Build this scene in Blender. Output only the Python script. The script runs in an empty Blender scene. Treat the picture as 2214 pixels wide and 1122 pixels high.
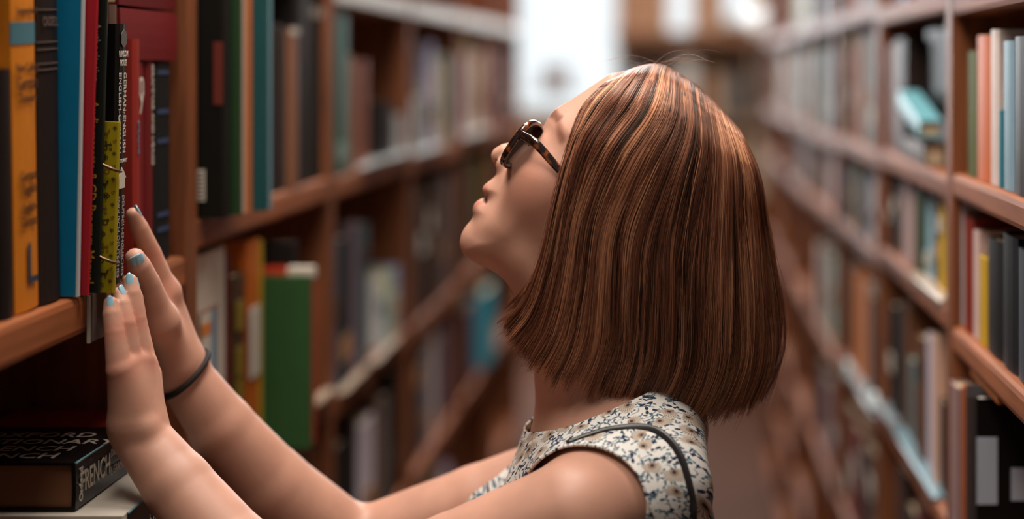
import bpy, bmesh, math, random
import numpy as np
from mathutils import Vector, Matrix
random.seed(7); np.random.seed(7)
S = bpy.context.scene
COL = S.collection
# ---------------------------------------------------------------- camera, world, lights, exposure
F = 3700.0; VX, VY = 1475.0, 140.0; CZ = 1.5
cd = bpy.data.cameras.new('camera'); cam = bpy.data.objects.new('camera', cd); COL.objects.link(cam)
cam.location = (0, 0, CZ); cam.rotation_euler = (math.pi/2, 0, 0)
cd.sensor_width = 36.0; cd.lens = F/2214*36.0
cd.shift_x = (1107-VX)/2214; cd.shift_y = -(561-VY)/2214
cd.dof.use_dof = True; cd.dof.focus_distance = 1.535; cd.dof.aperture_fstop = 1.65
cd.clip_start = 0.05
S.camera = cam
w = bpy.data.worlds.new('world'); S.world = w; w.use_nodes = True
w.node_tree.nodes['Background'].inputs[0].default_value = (0.80, 0.74, 0.66, 1)
w.node_tree.nodes['Background'].inputs[1].default_value = 0.17
S.view_settings.view_transform = 'Standard'; S.view_settings.look = 'None'
S.view_settings.gamma = 1; S.view_settings.use_curve_mapping = False
S.view_settings.exposure = 0.0
S.cycles.use_denoising = True
S.cycles.max_bounces = 6; S.cycles.diffuse_bounces = 3; S.cycles.glossy_bounces = 3
S.cycles.transparent_max_bounces = 8; S.cycles.sample_clamp_indirect = 4.0

def area(name, loc, target, sx, sy, power, col):
    l = bpy.data.lights.new(name, 'AREA'); l.shape = 'RECTANGLE'; l.size = sx; l.size_y = sy
    l.energy = power; l.color = col
    o = bpy.data.objects.new(name, l); COL.objects.link(o); o.location = loc
    o.rotation_euler = (Vector(target)-Vector(loc)).to_track_quat('-Z', 'Y').to_euler()
    return o
area('ceiling_tube_light', (-0.22, 1.85, 2.55), (-0.15, 1.75, 0), 0.35, 1.1, 28, (1.0, 0.93, 0.86))
area('ceiling_tube_light', (-0.10, 4.6, 2.75), (-0.10, 4.6, 0), 0.5, 2.0, 48, (1.0, 0.95, 0.90))
area('ceiling_tube_light', (-0.40, 0.95, 2.75), (-0.30, 1.6, 1.2), 0.5, 0.7, 18, (1.0, 0.90, 0.80))  # unseen fill from the camera side, added to lift face and arms
area('ceiling_tube_light', (0.1, 7.3, 2.8), (0.1, 7.6, 1.0), 0.8, 1.6, 38, (1.0, 0.95, 0.88))  # unseen light added to brighten the far wall and cross bookcase
area('window_daylight', (-0.8, 8.9, 2.0), (-0.1, 2.0, 1.2), 1.6, 1.6, 125, (0.93, 0.97, 1.0))

# ---------------------------------------------------------------- helpers
def P(px, py, Y):
    return Vector(((px-VX)/F*Y, Y, CZ-(py-VY)/F*Y))
def lin(c):
    return tuple(((v/255)/12.92 if v/255 <= .04045 else ((v/255+.055)/1.055)**2.4) for v in c[:3])
MATS = {}
def mat(name, rgb, rough=0.6, spec=0.3, noise=0.0, nscale=40, bump=0.0, coat=0.0, metal=0.0):
    if name in MATS: return MATS[name]
    m = bpy.data.materials.new(name); m.use_nodes = True; nt = m.node_tree; b = nt.nodes['Principled BSDF']
    c = lin(rgb)
    b.inputs['Roughness'].default_value = rough; b.inputs['Specular IOR Level'].default_value = spec
    b.inputs['Metallic'].default_value = metal; b.inputs['Coat Weight'].default_value = coat
    b.inputs['Base Color'].default_value = (*c, 1)
    if noise > 0 or bump > 0:
        tc = nt.nodes.new('ShaderNodeTexCoord'); n = nt.nodes.new('ShaderNodeTexNoise')
        n.inputs['Scale'].default_value = nscale; n.inputs['Detail'].default_value = 4
        nt.links.new(tc.outputs['Object'], n.inputs['Vector'])
        if noise > 0:
            r = nt.nodes.new('ShaderNodeMapRange'); r.inputs[3].default_value = 1-noise; r.inputs[4].default_value = 1+noise
            nt.links.new(n.outputs['Fac'], r.inputs[0])
            mx = nt.nodes.new('ShaderNodeVectorMath'); mx.operation = 'SCALE'; mx.inputs[0].default_value = c
            nt.links.new(r.outputs[0], mx.inputs['Scale']); nt.links.new(mx.outputs[0], b.inputs['Base Color'])
        if bump > 0:
            bp = nt.nodes.new('ShaderNodeBump'); bp.inputs['Strength'].default_value = bump; bp.inputs['Distance'].default_value = .001
            nt.links.new(n.outputs['Fac'], bp.inputs['Height']); nt.links.new(bp.outputs[0], b.inputs['Normal'])
    MATS[name] = m; return m
def wood(name, dark, light, axis='Y', scale=1.0, rough=0.42):
    m = bpy.data.materials.new(name); m.use_nodes = True; nt = m.node_tree; b = nt.nodes['Principled BSDF']
    tc = nt.nodes.new('ShaderNodeTexCoord'); mp = nt.nodes.new('ShaderNodeMapping')
    sc = {'X': (2.5, 30, 30), 'Y': (30, 2.5, 30), 'Z': (30, 30, 2.5)}[axis]
    mp.inputs['Scale'].default_value = [s*scale for s in sc]
    n = nt.nodes.new('ShaderNodeTexNoise'); n.inputs['Scale'].default_value = 1.0; n.inputs['Detail'].default_value = 5; n.inputs['Distortion'].default_value = 1.2
    wv = nt.nodes.new('ShaderNodeTexNoise'); wv.inputs['Scale'].default_value = 4.0; wv.inputs['Detail'].default_value = 6
    mix = nt.nodes.new('ShaderNodeMath'); mix.operation = 'MULTIPLY_ADD'; mix.inputs[1].default_value = .35; 
    cr = nt.nodes.new('ShaderNodeValToRGB'); cr.color_ramp.elements[0].position = .42; cr.color_ramp.elements[1].position = .78
    cr.color_ramp.elements[0].color = (*lin(dark), 1); cr.color_ramp.elements[1].color = (*lin(light), 1)
    geo = nt.nodes.new('ShaderNodeNewGeometry')
    nt.links.new(geo.outputs['Position'], mp.inputs['Vector']); nt.links.new(mp.outputs[0], n.inputs['Vector']); nt.links.new(mp.outputs[0], wv.inputs['Vector'])
    nt.links.new(wv.outputs['Fac'], mix.inputs[0]); nt.links.new(n.outputs['Fac'], mix.inputs[2]); nt.links.new(mix.outputs[0], cr.inputs[0])
    nt.links.new(cr.outputs[0], b.inputs['Base Color']); b.inputs['Roughness'].default_value = rough; b.inputs['Specular IOR Level'].default_value = .22
    bp = nt.nodes.new('ShaderNodeBump'); bp.inputs['Strength'].default_value = .15; bp.inputs['Distance'].default_value = .001
    nt.links.new(n.outputs['Fac'], bp.inputs['Height']); nt.links.new(bp.outputs[0], b.inputs['Normal'])
    return m
WOODY = wood('wood_along', (80, 42, 24), (150, 86, 48), 'Y', scale=.6, rough=.58)
WOODZ = wood('wood_upright', (82, 46, 28), (132, 78, 48), 'Z', rough=.5)
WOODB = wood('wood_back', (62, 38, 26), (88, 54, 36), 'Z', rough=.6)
FLOORM = wood('wood_floor', (52, 33, 25), (88, 55, 40), 'X', rough=.9)

def link(name, me, parent=None, loc=None, rot=None):
    o = bpy.data.objects.new(name, me); COL.objects.link(o)
    if parent: o.parent = parent
    if loc is not None: o.location = loc
    if rot is not None: o.rotation_euler = rot
    return o
def tag(o, label=None, cat=None, group=None, kind=None):
    if label: o['label'] = label
    if cat: o['category'] = cat
    if group: o['group'] = group
    if kind: o['kind'] = kind
    return o
def mesh(name, v, f, m=None, smooth=False):
    me = bpy.data.meshes.new(name); me.from_pydata([tuple(x) for x in v], [], f); me.update()
    if m: me.materials.append(m)
    if smooth: me.shade_smooth()
    return me
BOXF = [(0, 3, 2, 1), (4, 5, 6, 7), (0, 1, 5, 4), (1, 2, 6, 5), (2, 3, 7, 6), (3, 0, 4, 7)]
def boxv(x0, x1, y0, y1, z0, z1):
    return [(x0, y0, z0), (x1, y0, z0), (x1, y1, z0), (x0, y1, z0), (x0, y0, z1), (x1, y0, z1), (x1, y1, z1), (x0, y1, z1)]
def box(name, x0, x1, y0, y1, z0, z1, m, parent=None, bev=0.0):
    me = mesh(name, boxv(x0, x1, y0, y1, z0, z1), BOXF, m)
    if bev > 0:
        bm = bmesh.new(); bm.from_mesh(me)
        bmesh.ops.bevel(bm, geom=bm.edges[:], offset=bev, segments=2, affect='EDGES', profile=.6)
        bm.to_mesh(me); bm.free()
    return link(name, me, parent)
def prism(poly, z0, z1):
    n = len(poly); v = [(x, y, z0) for x, y in poly]+[(x, y, z1) for x, y in poly]
    f = [tuple(range(n-1, -1, -1)), tuple(range(n, 2*n))]+[(i, (i+1) % n, n+(i+1) % n, n+i) for i in range(n)]
    return v, f
def sweep(path, rx, ry, n=10, closed=False, up=(0, 1, 0)):
    """tube of elliptical section along points; rx (list or float) along 'up' x tangent, ry along up."""
    v = []; f = []; N = len(path); path = [Vector(p) for p in path]; up = Vector(up)
    for i, p in enumerate(path):
        a = path[(i-1) % N] if closed or i > 0 else path[0]; b = path[(i+1) % N] if closed or i < N-1 else path[-1]
        t = (b-a).normalized(); s = t.cross(up).normalized(); u = s.cross(t).normalized()
        X = rx[i] if isinstance(rx, (list, tuple)) else rx; Yr = ry[i] if isinstance(ry, (list, tuple)) else ry
        for k in range(n):
            c, q = math.cos(2*math.pi*k/n), math.sin(2*math.pi*k/n)
            c = math.copysign(abs(c)**.7, c); q = math.copysign(abs(q)**.7, q)
            v.append(p+s*(c*X)+u*(q*Yr))
    for i in range(N if closed else N-1):
        for k in range(n):
            j = (i+1) % N; f.append((i*n+k, i*n+(k+1) % n, j*n+(k+1) % n, j*n+k))
    if not closed: f += [tuple(range(n-1, -1, -1)), tuple((N-1)*n+k for k in range(n))]
    return v, f
def text_mesh(s, size, m, extrude=0.0001, align='CENTER', width=1.0):
    c = bpy.data.curves.new('lettering', 'FONT'); c.body = s; c.size = size; c.align_x = align; c.align_y = 'CENTER'
    c.extrude = extrude; c.resolution_u = 2; c.offset = size*.012
    o = bpy.data.objects.new('tmp', c); COL.objects.link(o)
    bpy.context.view_layer.update()
    me = bpy.data.meshes.new_from_object(o.evaluated_get(bpy.context.evaluated_depsgraph_get()))
    bpy.data.objects.remove(o); me.name = 'lettering'
    for v in me.vertices: v.co.x *= width
    me.materials.clear(); me.materials.append(m); return me
def catmull(pts, n):
    pts = np.asarray(pts, float); m = len(pts)
    t = np.linspace(0, m-1, n); i = np.clip(t.astype(int), 0, m-2); u = (t-i)[:, None]
    g = lambda k: pts[np.clip(k, 0, m-1)]
    p0, p1, p2, p3 = g(i-1), g(i), g(i+1), g(i+2)
    p0 = np.where((i == 0)[:, None], 2*p1-p2, p0); p3 = np.where((i == m-2)[:, None], 2*p2-p1, p3)
    return .5*((2*p1)+(-p0+p2)*u+(2*p0-5*p1+4*p2-p3)*u*u+(-p0+3*p1-3*p2+p3)*u**3)
# ---------------------------------------------------------------- the setting
XL, XR, DEP = -0.522, 0.309, 0.27
root = tag(bpy.data.objects.new('floor', None), kind='structure'); COL.objects.link(root)
pk = []
for k in range(6):
    pk.append(mesh('plank', boxv(-2.2, 2.2, 0, .096, -.02, 0), BOXF, FLOORM))
rr = random.Random(3)
for i in range(118):
    o = link('plank', pk[i % 6], root, (rr.uniform(-.3, .3), -1.0+i*.098, rr.uniform(-.0012, 0)))
box('sub_floor', -2.6, 2.6, -1.05, 10.6, -.06, -.0205, mat('subfloor', (60, 40, 30)), root)
WALLM = mat('far_wall_paint', (205, 160, 130), rough=.7, noise=.08, nscale=3)
YW = 9.6
def wx(px, Y=YW): return (px-VX)/F*Y
def wz(py, Y=YW): return CZ-(py-VY)/F*Y
wins = [(-1.95, wx(1337), wz(241), 2.55), (wx(1441), wx(1500), wz(84), 2.55), (wx(1562), wx(1622), wz(46), 2.55)]
wb = tag(bpy.data.objects.new('wall_back', None), kind='structure'); COL.objects.link(wb)
xs_ = [-2.6]+[v for q in wins for v in q[:2]]+[2.6]
for a, b in zip(xs_[::2], xs_[1::2]):
    box('wall_panel', a, b, YW, YW+.12, 0, 3.0, WALLM, wb)
for a, b, z0, z1 in wins:
    box('wall_panel', a, b, YW, YW+.12, 0, z0, WALLM, wb); box('wall_panel', a, b, YW, YW+.12, z1, 3.0, WALLM, wb)
dayl = bpy.data.materials.new('daylight_glass'); dayl.use_nodes = True
e = dayl.node_tree.nodes['Principled BSDF']; e.inputs['Emission Color'].default_value = (.86, .95, 1, 1); e.inputs['Emission Strength'].default_value = 0.95
e.inputs['Base Color'].default_value = (.3, .33, .35, 1); e.inputs['Roughness'].default_value = .2
FR = mat('window_frame_paint', (225, 228, 226), rough=.5)
for i, (a, b, z0, z1) in enumerate(wins):
    wn = tag(bpy.data.objects.new('window_%d' % (i+1), None), kind='structure'); COL.objects.link(wn)
    box('pane', a+.02, b-.02, YW+.05, YW+.06, z0+.02, z1-.02, dayl, wn)
    for q in ((a, a+.02, z0, z1), (b-.02, b, z0, z1), (a+.02, b-.02, z0, z0+.02), (a+.02, b-.02, z1-.02, z1)):
        box('window_frame', q[0], q[1], YW-.01, YW+.08, q[2], q[3], FR, wn, .003)
    box('window_sill', a-.02, b+.02, YW-.09, YW+.02, z0-.025, z0, FR, wn, .004)
box('wall_left', -2.66, -2.6, -1, YW+.12, 0, 3, WALLM)['kind'] = 'structure'
box('wall_right', 2.6, 2.66, -1, YW+.12, 0, 3, WALLM)['kind'] = 'structure'
bx = box('storage_box', wx(1172, 9.52), wx(1230, 9.52), 9.52, 9.58, wz(196, 9.52), wz(146, 9.52), mat('box_card', (150, 125, 115)), None, .004)
tag(bx, 'small greyish brown box standing on the bright window sill', 'box')
box('box_ledge', wx(1110, 9.52), wx(1330, 9.52), 9.515, 9.62, wz(196, 9.52)-.013, wz(196, 9.52)-.001, FR, bpy.data.objects['window_1'], .002)

# bookcases
def bookcase(side, k, y0, y1, shelves, label):
    x0, x1 = (XL-DEP, XL) if side == 'L' else (XR, XR+DEP)
    r = bpy.data.objects.new('bookcase', None); COL.objects.link(r)
    r.location = ((x0+x1)/2, (y0+y1)/2, 0)
    tag(r, label, 'bookcase', 'wooden bookcase bays along the '+('left' if side == 'L' else 'right'))
    def b(n, *a, **kw):
        o = box(n, *a, **kw); o.parent = r; o.matrix_parent_inverse = Matrix.Translation(-r.location); return o
    bk = x0 if side == 'L' else x1-.008
    fx0, fx1 = (x0+.008, x1) if side == 'L' else (x0, x1-.008)
    b('side_panel', fx0, fx1, y0+.0005, y0+.02, 0, 2.12, WOODZ, bev=.002)
    b('side_panel', fx0, fx1, y1-.02, y1-.0005, 0, 2.12, WOODZ, bev=.002)
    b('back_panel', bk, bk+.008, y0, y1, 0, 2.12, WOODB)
    for z in shelves:
        th = .034 if side == 'L' else .028
        b('shelf', fx0+.0005, fx1, y0+.0205, y1-.0205, z-th, z, WOODY, bev=.006 if y0 < 3 else .003)
PIT = .731
LY = [1.823-PIT+PIT*i for i in range(7)]
RY = [1.984-PIT+PIT*i for i in range(8)]
LSH = [1.299, 1.333, 1.330, 1.322, 1.325, 1.32]
LSH2 = [1.022, 1.017, .997, .99, .995, .99]
RSH = [(1.584, 1.3756, 1.20, .975, .68), (1.59, 1.368, 1.215, .965, .66), (1.60, 1.360, 1.195, .93, .64), (1.60, 1.35, 1.19, .90, .62), (1.60, 1.35, 1.18, .90, .6), (1.60, 1.35, 1.18, .90, .6), (1.60, 1.35, 1.18, .90, .6)]
ORD = ['nearest', 'second', 'third', 'fourth', 'fifth', 'sixth', 'seventh', 'eighth', 'ninth', 'tenth', 'eleventh', 'twelfth', 'thirteenth', 'fourteenth', 'fifteenth', 'sixteenth', 'seventeenth', 'eighteenth']
for i in range(6):
    top = [1.72, 1.66, 1.625, 1.625, 1.625, 1.625][i]
    bookcase('L', i, LY[i], LY[i+1], [2.1, top, LSH[i], LSH2[i], .70, .38, .08], '%s brown wooden bookcase bay along the left side of the aisle' % ORD[i])
for i in range(7):
    bookcase('R', i, RY[i], RY[i+1], [2.1]+list(RSH[i])+[.35, .08], '%s brown wooden bookcase bay along the right side of the aisle' % ORD[i])

# ---------------------------------------------------------------- books
NB = [0]
MESHC = {}
def cover_mesh(t, h, d, c, rnd, mt, side_label=None):
    bt = min(.0025, t*.12)
    pr = []
    nseg = 4
    bulge = min(t*.1, .0025) if rnd else .0008
    for k in range(nseg+1):
        a = -1+2*k/nseg
        pr.append((-bulge*a*a, a*t/2))
    outer = pr+[(-d, t/2), (-d, t/2-bt)]
    inner = [(-bt-bulge*a*a-.001, a*(t/2-bt)) for a in (1, .5, 0, -.5, -1)]
    poly = outer+inner+[(-d, -t/2+bt), (-d, -t/2)]
    v, f = prism(poly, 0, h)
    # concave caps -> split: spine slab and boards by quads
    n = len(poly); f = f[2:]
    idx_o = list(range(0, 5)); idx_i = list(range(7, 12))   # outer 0..4, 5,6 back top; inner 7..11 ; 12,13 back bottom
    caps = []
    for k in range(4): caps.append((idx_o[k], idx_o[k+1], idx_i[3-k], idx_i[4-k]))
    caps.append((4, 5, 6, 7)); caps.append((0, 11, 12, 13))
    for q in caps:
        f.append(tuple(reversed(q))); f.append(tuple(x+n for x in q))
    me = mesh('book', v, f, mt)
    return me
PAGE = [mat('pages_cream', (206, 184, 150), rough=.8), mat('pages_tan', (168, 128, 92), rough=.8), mat('pages_white', (214, 206, 196), rough=.8), mat('pages_brown', (120, 78, 52), rough=.85)]
def cmat(c, rough):
    if max(c) < 60: c = tuple(int(v*.72) for v in c)
    return mat('cover_%02x%02x%02x_%d' % (c[0], c[1], c[2], int(rough*100)), c, rough=rough, spec=.14, noise=.10, nscale=55, bump=.15)
def book(label, group, side, x, y0, y1, z, h, d=.15, c=(60, 40, 30), rough=.5, lean=0, tilt=0, rnd=True, page=0, name='book', flat=False):
    t = abs(y1-y0)-.0008
    rnd = rnd and not flat
    o = link(name, cover_mesh(t, h, d, c, rnd, cmat(c, rough)))
    o.name = name
    bt = min(.0025, t*.12); ins = .003
    v = boxv(-d+ins, -bt-.0015-(min(t*.1, .0025) if rnd else 0), -t/2+bt, t/2-bt, ins, h-ins)
    link('pages', mesh('pages', v, BOXF, PAGE[page]), o)
    if flat:   # lying, spine along world y, y0..y1 is then z range
        o.location = (x, z, (y0+y1)/2); o.rotation_euler = (-math.pi/2, 0, 0)
    else:
        L = math.radians(lean); T = math.radians(tilt)
        zz = z+.0008+abs(math.sin(L))*t/2+(d*math.sin(T) if T < 0 else 0)
        o.location = (x, (y0+y1)/2, zz)
        o.rotation_euler = (L, T, 0) if side == 'L' else (L, -T, math.pi)
    tag(o, label, 'book', group)
    NB[0] += 1
    return o
def on_spine(bk, s, size, y, z, m, mode='down', width=1.0, x=.0004, nm='lettering'):
    me = text_mesh(s, size, m, width=width)
    o = link(nm, me, bk, (x, y, z))
    ax = {'down': ((0, 0, -1), (0, 1, 0)), 'hor': ((0, 1, 0), (0, 0, 1)), 'up': ((0, 0, 1), (0, -1, 0))}[mode]
    X, Y_ = Vector(ax[0]), Vector(ax[1]); Z = X.cross(Y_)
    o.rotation_euler = Matrix((X, Y_, Z)).transposed().to_euler(); return o
def on_cover(bk, s, size, x, z, t, m, mode='hor', width=1.0):
    """lettering on the board facing the camera (-y)"""
    o = link('lettering', text_mesh(s, size, m, width=width), bk, (x, -t/2-.0004, z))
    ax = {'hor': ((1, 0, 0), (0, 0, 1)), 'down': ((0, 0, -1), (1, 0, 0))}[mode]
    X, Y_ = Vector(ax[0]), Vector(ax[1]); o.rotation_euler = Matrix((X, Y_, X.cross(Y_))).transposed().to_euler(); return o
def patch(bk, nm, x0, x1, y0, y1, z0, z1, m): return box(nm, x0, x1, y0, y1, z0, z1, m, bk)
def band(bk, nm, t, z0, z1, m, e=.0005, fr=1.0):
    """a strip that follows the rounded spine"""
    bu = min(t*.1, .0025); A = [-1, -.6, -.2, .2, .6, 1]
    poly = [(-bu*a*a*fr*fr+e, a*t/2*fr) for a in A]+[(-bu*a*a*fr*fr-.0008, a*t/2*fr) for a in A[::-1]]
    v, f = prism(poly, z0, z1); f = f[2:]
    for k in range(5): q = (k, k+1, 10-k, 11-k); f.append(tuple(reversed(q))); f.append(tuple(x+12 for x in q))
    return link(nm, mesh(nm, v, f, m), bk)
def YL(px, x=XL-.008): return -x*F/(VX-px)
def YR(px, x=XR+.010): return x*F/(px-VX)
def ztop(py, Y): return CZ-(py-VY)*Y/F

INK = mat('ink_dark_blue', (44, 58, 74)); WHT = mat('print_white', (196, 186, 172)); BRN = mat('ink_brown', (70, 42, 24)); GLD = mat('print_gold', (190, 140, 50), rough=.4)
GRYT = mat('print_grey', (150, 140, 135))
g0 = 'books standing on the nearest left shelf above the hands'
# --- left bay 0, upright on z=1.299
Z0 = LSH[0]
b = book('black book half cut off at the left edge of the picture', g0, 'L', -.530, 1.285, 1.331, Z0, .243, c=(28, 24, 22), lean=2.2)
b = book('dark book immediately left of the orange dictionary', g0, 'L', -.530, 1.334, 1.364, Z0, .196, c=(34, 28, 25), lean=2.2, rough=.4)
b = book('thick orange dictionary with blue band and large blue letter L', g0, 'L', -.530, 1.3655, 1.4155, Z0, .262, c=(205, 122, 34), rough=.42, lean=2.3)
Yd = 1.39
def zl(py, Y=Yd): return ztop(py, Y)-Z0
band(b, 'blue_band', .0494, zl(100), zl(52), mat('band_teal', (70, 112, 122)))
for s, py, sz in (('Langenscheidt', 28, .0088), ('New College', 150, .0105), ('German', 184, .0155), ('Dictionary', 216, .0098), ('German-', 383, .0118), ('English', 412, .0118), ('English-', 452, .0118), ('German', 482, .0118)):
    on_spine(b, s, sz, 0, zl(py), BRN, 'hor', .86, x=.0012)
on_spine(b, 'L', .047, .004, zl(578), INK, 'hor', 1.0, x=.0012)
b = book('dark brown cloth book between orange dictionary and blue book', g0, 'L', -.530, 1.4175, 1.4655, Z0, .262, c=(50, 38, 32), rough=.55, lean=2.0)
for zz in (.195, .2, .212, .218, .245): band(b, 'raised_band', .0470, zz, zz+.0015, e=.0009, m=mat('band_grey', (84, 70, 62)))
on_spine(b, 'CASSELL', .011, 0, zl(48), mat('print_dim', (96, 80, 70)), 'hor', .8, x=.001)
g1 = 'books sliding out under the two hands'
def out(label, px_r_bot, px_r_top, Y0, Y1, h, d, c, **kw):
    x = (px_r_bot-VX)/F*Y0
    dx = (px_r_top-px_r_bot)/F*Y0
    tl = math.degrees(math.atan2(dx, .26))
    return book(label, g1, 'L', x, Y0, Y1, Z0+.001+kw.pop('dz', 0), h, d, c=c, tilt=tl, lean=kw.pop('lean', 1.4), **kw)
b = out('bright blue book pulled out beside the red one', 166, 184, 1.469, 1.4745, .285, .20, (20, 112, 150), rnd=False, rough=.35)
patch(b, 'white_spine_edge', -.001, .0008, -.0026, .0026, 0, .285, mat('edge_white', (190, 196, 196)))
b = out('thin cream paperback between blue and red books', 167, 190, 1.4752, 1.4772, .285, .20, (190, 150, 120), rnd=False)
b = out('crimson red book pulled out from the shelf', 190, 216, 1.4778, 1.4835, .29, .20, (160, 34, 44), rnd=False, rough=.4)
b = out('dark green book with gold lettering behind the crimson one', 213, 236, 1.490, 1.497, .29, .20, (38, 46, 40), rnd=False, rough=.3)
on_cover(b, 'Audiocassette & CD Program Manual', .0105, -.0085, .088, .0062, GLD, 'down', 1.0)
on_cover(b, 'Authoritative', .0095, -.0080, .21, .0062, GRYT, 'down', 1.0)
b = out('black bilingual dictionary with white lettering pushed by the fingertips', 247, 260, 1.517, 1.5475, .232, .15, (26, 23, 22), rough=.3, lean=1.0, dz=.0035)
on_spine(b, 'GERMAN-ENGLISH', .0104, .0066, .1525, WHT, 'down', .84, x=-.0003)
on_spine(b, 'ENGLISH-GERMAN', .0104, -.0060, .1525, WHT, 'down', .84, x=-.0003)
on_spine(b, 'DICTIONARY', .0046, 0, .1095, WHT, 'down', x=.0004).rotation_euler = Matrix(((0, 0, 1), (1, 0, 0), (0, 1, 0))).to_euler()
on_spine(b, 'DEUTSCH-ENGLISCHES', .0088, .0064, .042, GRYT, 'down', .80, x=-.0003)
on_spine(b, 'ENGLISCH-DEUTSCHES', .0088, -.0058, .042, GRYT, 'down', .80, x=-.0003)
on_spine(b, 'RANDOM', .0078, 0, .205, WHT, 'hor', .72, x=.0004)
on_spine(b, 'HOUSE', .0078, 0, .197, WHT, 'hor', .72, x=.0004)
# publisher's house emblem
def flat_poly(nm, pts, m, parent, th=.0004):
    v, f = prism(pts, 0, th); me = mesh(nm, v, f, m); return link(nm, me, parent)
hm = flat_poly('house_emblem', [(-.008, -.007), (.008, -.007), (.008, .002), (.011, .002), (.005, .008), (-.001, .012), (-.006, .007), (-.0105, .002), (-.008, .002)], WHT, b)
hm.location = (.0003, 0, .092); hm.rotation_euler = Matrix(((0, 0, 1), (1, 0, 0), (0, 1, 0))).to_euler()
em = flat_poly('emblem', [(math.cos(a*math.pi/6)*.007*(1+.25*(a % 2)), math.sin(a*math.pi/6)*.008) for a in range(12)], mat('print_dark_grey', (92, 86, 82)), b)
em.location = (.0003, 0, .219); em.rotation_euler = hm.rotation_euler
# ring-bound mustard notebook with printed farm motifs
X0 = (247-VX)/F*1.503
nb = book('mustard yellow ring-bound notebook with animal and tractor print', g1, 'L', X0, 1.500, 1.509, Z0, .150, .034, c=(150, 134, 22), tilt=math.degrees(math.atan2(14/F*1.5, .15)), lean=1.0, rnd=False, name='notebook', rough=.45)
nb['category'] = 'notebook'
OUTL = mat('print_outline', (62, 50, 18)); RUST = mat('print_rust', (118, 84, 20))
def motif(kind, x, z, s, m):
    parts = []
    def disc(cx, cy, r, n=10, hole=0):
        if hole:
            for k in range(n):
                a0, a1 = 2*math.pi*k/n, 2*math.pi*(k+1)/n
                parts.append([(cx+r*math.cos(a0), cy+r*math.sin(a0)), (cx+r*math.cos(a1), cy+r*math.sin(a1)), (cx+hole*math.cos(a1), cy+hole*math.sin(a1)), (cx+hole*math.cos(a0), cy+hole*math.sin(a0))])
        else: parts.append([(cx+r*math.cos(2*math.pi*k/n), cy+r*math.sin(2*math.pi*k/n)) for k in range(n)])
    if kind == 'tractor':
        disc(-.45, -.4, .5, 12, .3); disc(.55, -.6, .3, 10, .16); parts.append([(-.4, 0), (.8, 0), (.8, .35), (-.1, .35), (-.1, .9), (-.5, .9)]); parts.append([(.5, .35), (.6, .35), (.6, .75), (.5, .75)])
    elif kind == 'horse':
        parts.append([(-.8, .1), (.4, .1), (.7, .8), (1.0, .6), (.9, .45), (.7, .0), (.5, -.4), (-.7, -.3)])
        for q in (-.7, -.35, .25, .5): parts.append([(q-.06, -.35), (q+.08, -.35), (q+.02, -1.0), (q-.1, -1.0)])
        parts.append([(-.8, .1), (-1.1, -.1), (-1.15, -.5), (-1.0, -.1)])
    elif kind == 'tree':
        for q in ((0, .5), (.35, .2), (-.35, .2), (0, .0)): disc(q[0], q[1], .36, 9, .2)
        parts.append([(-.07, -.3), (.07, -.3), (.07, -.9), (-.07, -.9)])
    else:
        disc(0, 0, .55, 9, .35); disc(.5, .45, .28, 8)
    v = []; f = []
    for p in parts:
        base = len(v); v += [(px_*s, py_*s, 0) for px_, py_ in p]; f.append(tuple(range(base, base+len(p))))
    o = link('printed_motif', mesh('printed_motif', v, f, m), nb, (x, -.0042-.0003, z)); o.rotation_euler = (math.pi/2, 0, 0)
rm = random.Random(5)
kinds = ['tree', 'horse', 'leaf', 'tractor', 'tree', 'leaf', 'tractor', 'tree', 'horse', 'leaf', 'tree', 'tractor', 'horse']
for i in range(13):
    zc = .006+i*.0112
    motif(kinds[i], -.009 if i % 2 else -.0115, zc, .0047, OUTL if i % 3 else RUST)
    motif('leaf' if i % 2 else 'tree', -.0032, zc+.004, .0026, RUST if i % 2 else OUTL)
RING = mat('ring_bronze', (120, 96, 80), rough=.25, metal=.9)
for zc in (.113, .0325):
    pth = [(-.0075+.011*math.cos(a)*1.0, -.0045+.0065*math.sin(a)-.001, zc+.004-.010*(math.cos(a)*.5+.5)) for a in np.linspace(math.pi, 2.35*math.pi-math.pi*.2, 12)]
    v, f = sweep(pth, .0013, .0013, 8, up=(0, 0, 1)); link('binder_ring', mesh('binder_ring', v, f, RING, True), nb)
    v, f = prism([(.0028*math.cos(a), .0028*math.sin(a)) for a in np.linspace(0, 6.1, 12)], 0, .0003)
    e_ = link('punched_hole', mesh('punched_hole', v, f, OUTL), nb, (-.018, -.0044, zc+.002)); e_.rotation_euler = (math.pi/2, 0, 0)
# label holder
lh = box('label_holder', XL+.0005, XL+.0025, YL(188, XL), YL(226, XL), 1.5-(742-140)*1.5/F, Z0-.001, mat('holder_grey', (112, 96, 88), rough=.4))
tag(lh, 'grey plastic label holder on the shelf edge beside the fingers', 'label holder')
box('white_edge', XL+.0004, XL+.0030, YL(186.5, XL), YL(189, XL), 1.5-(742-140)*1.5/F, Z0-.001, WHT, lh)
box('white_sticker', XL+.0026, XL+.0032, YL(217, XL), YL(222, XL), 1.5-(708-140)*1.52/F, 1.5-(664-140)*1.52/F, WHT, lh)
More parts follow.
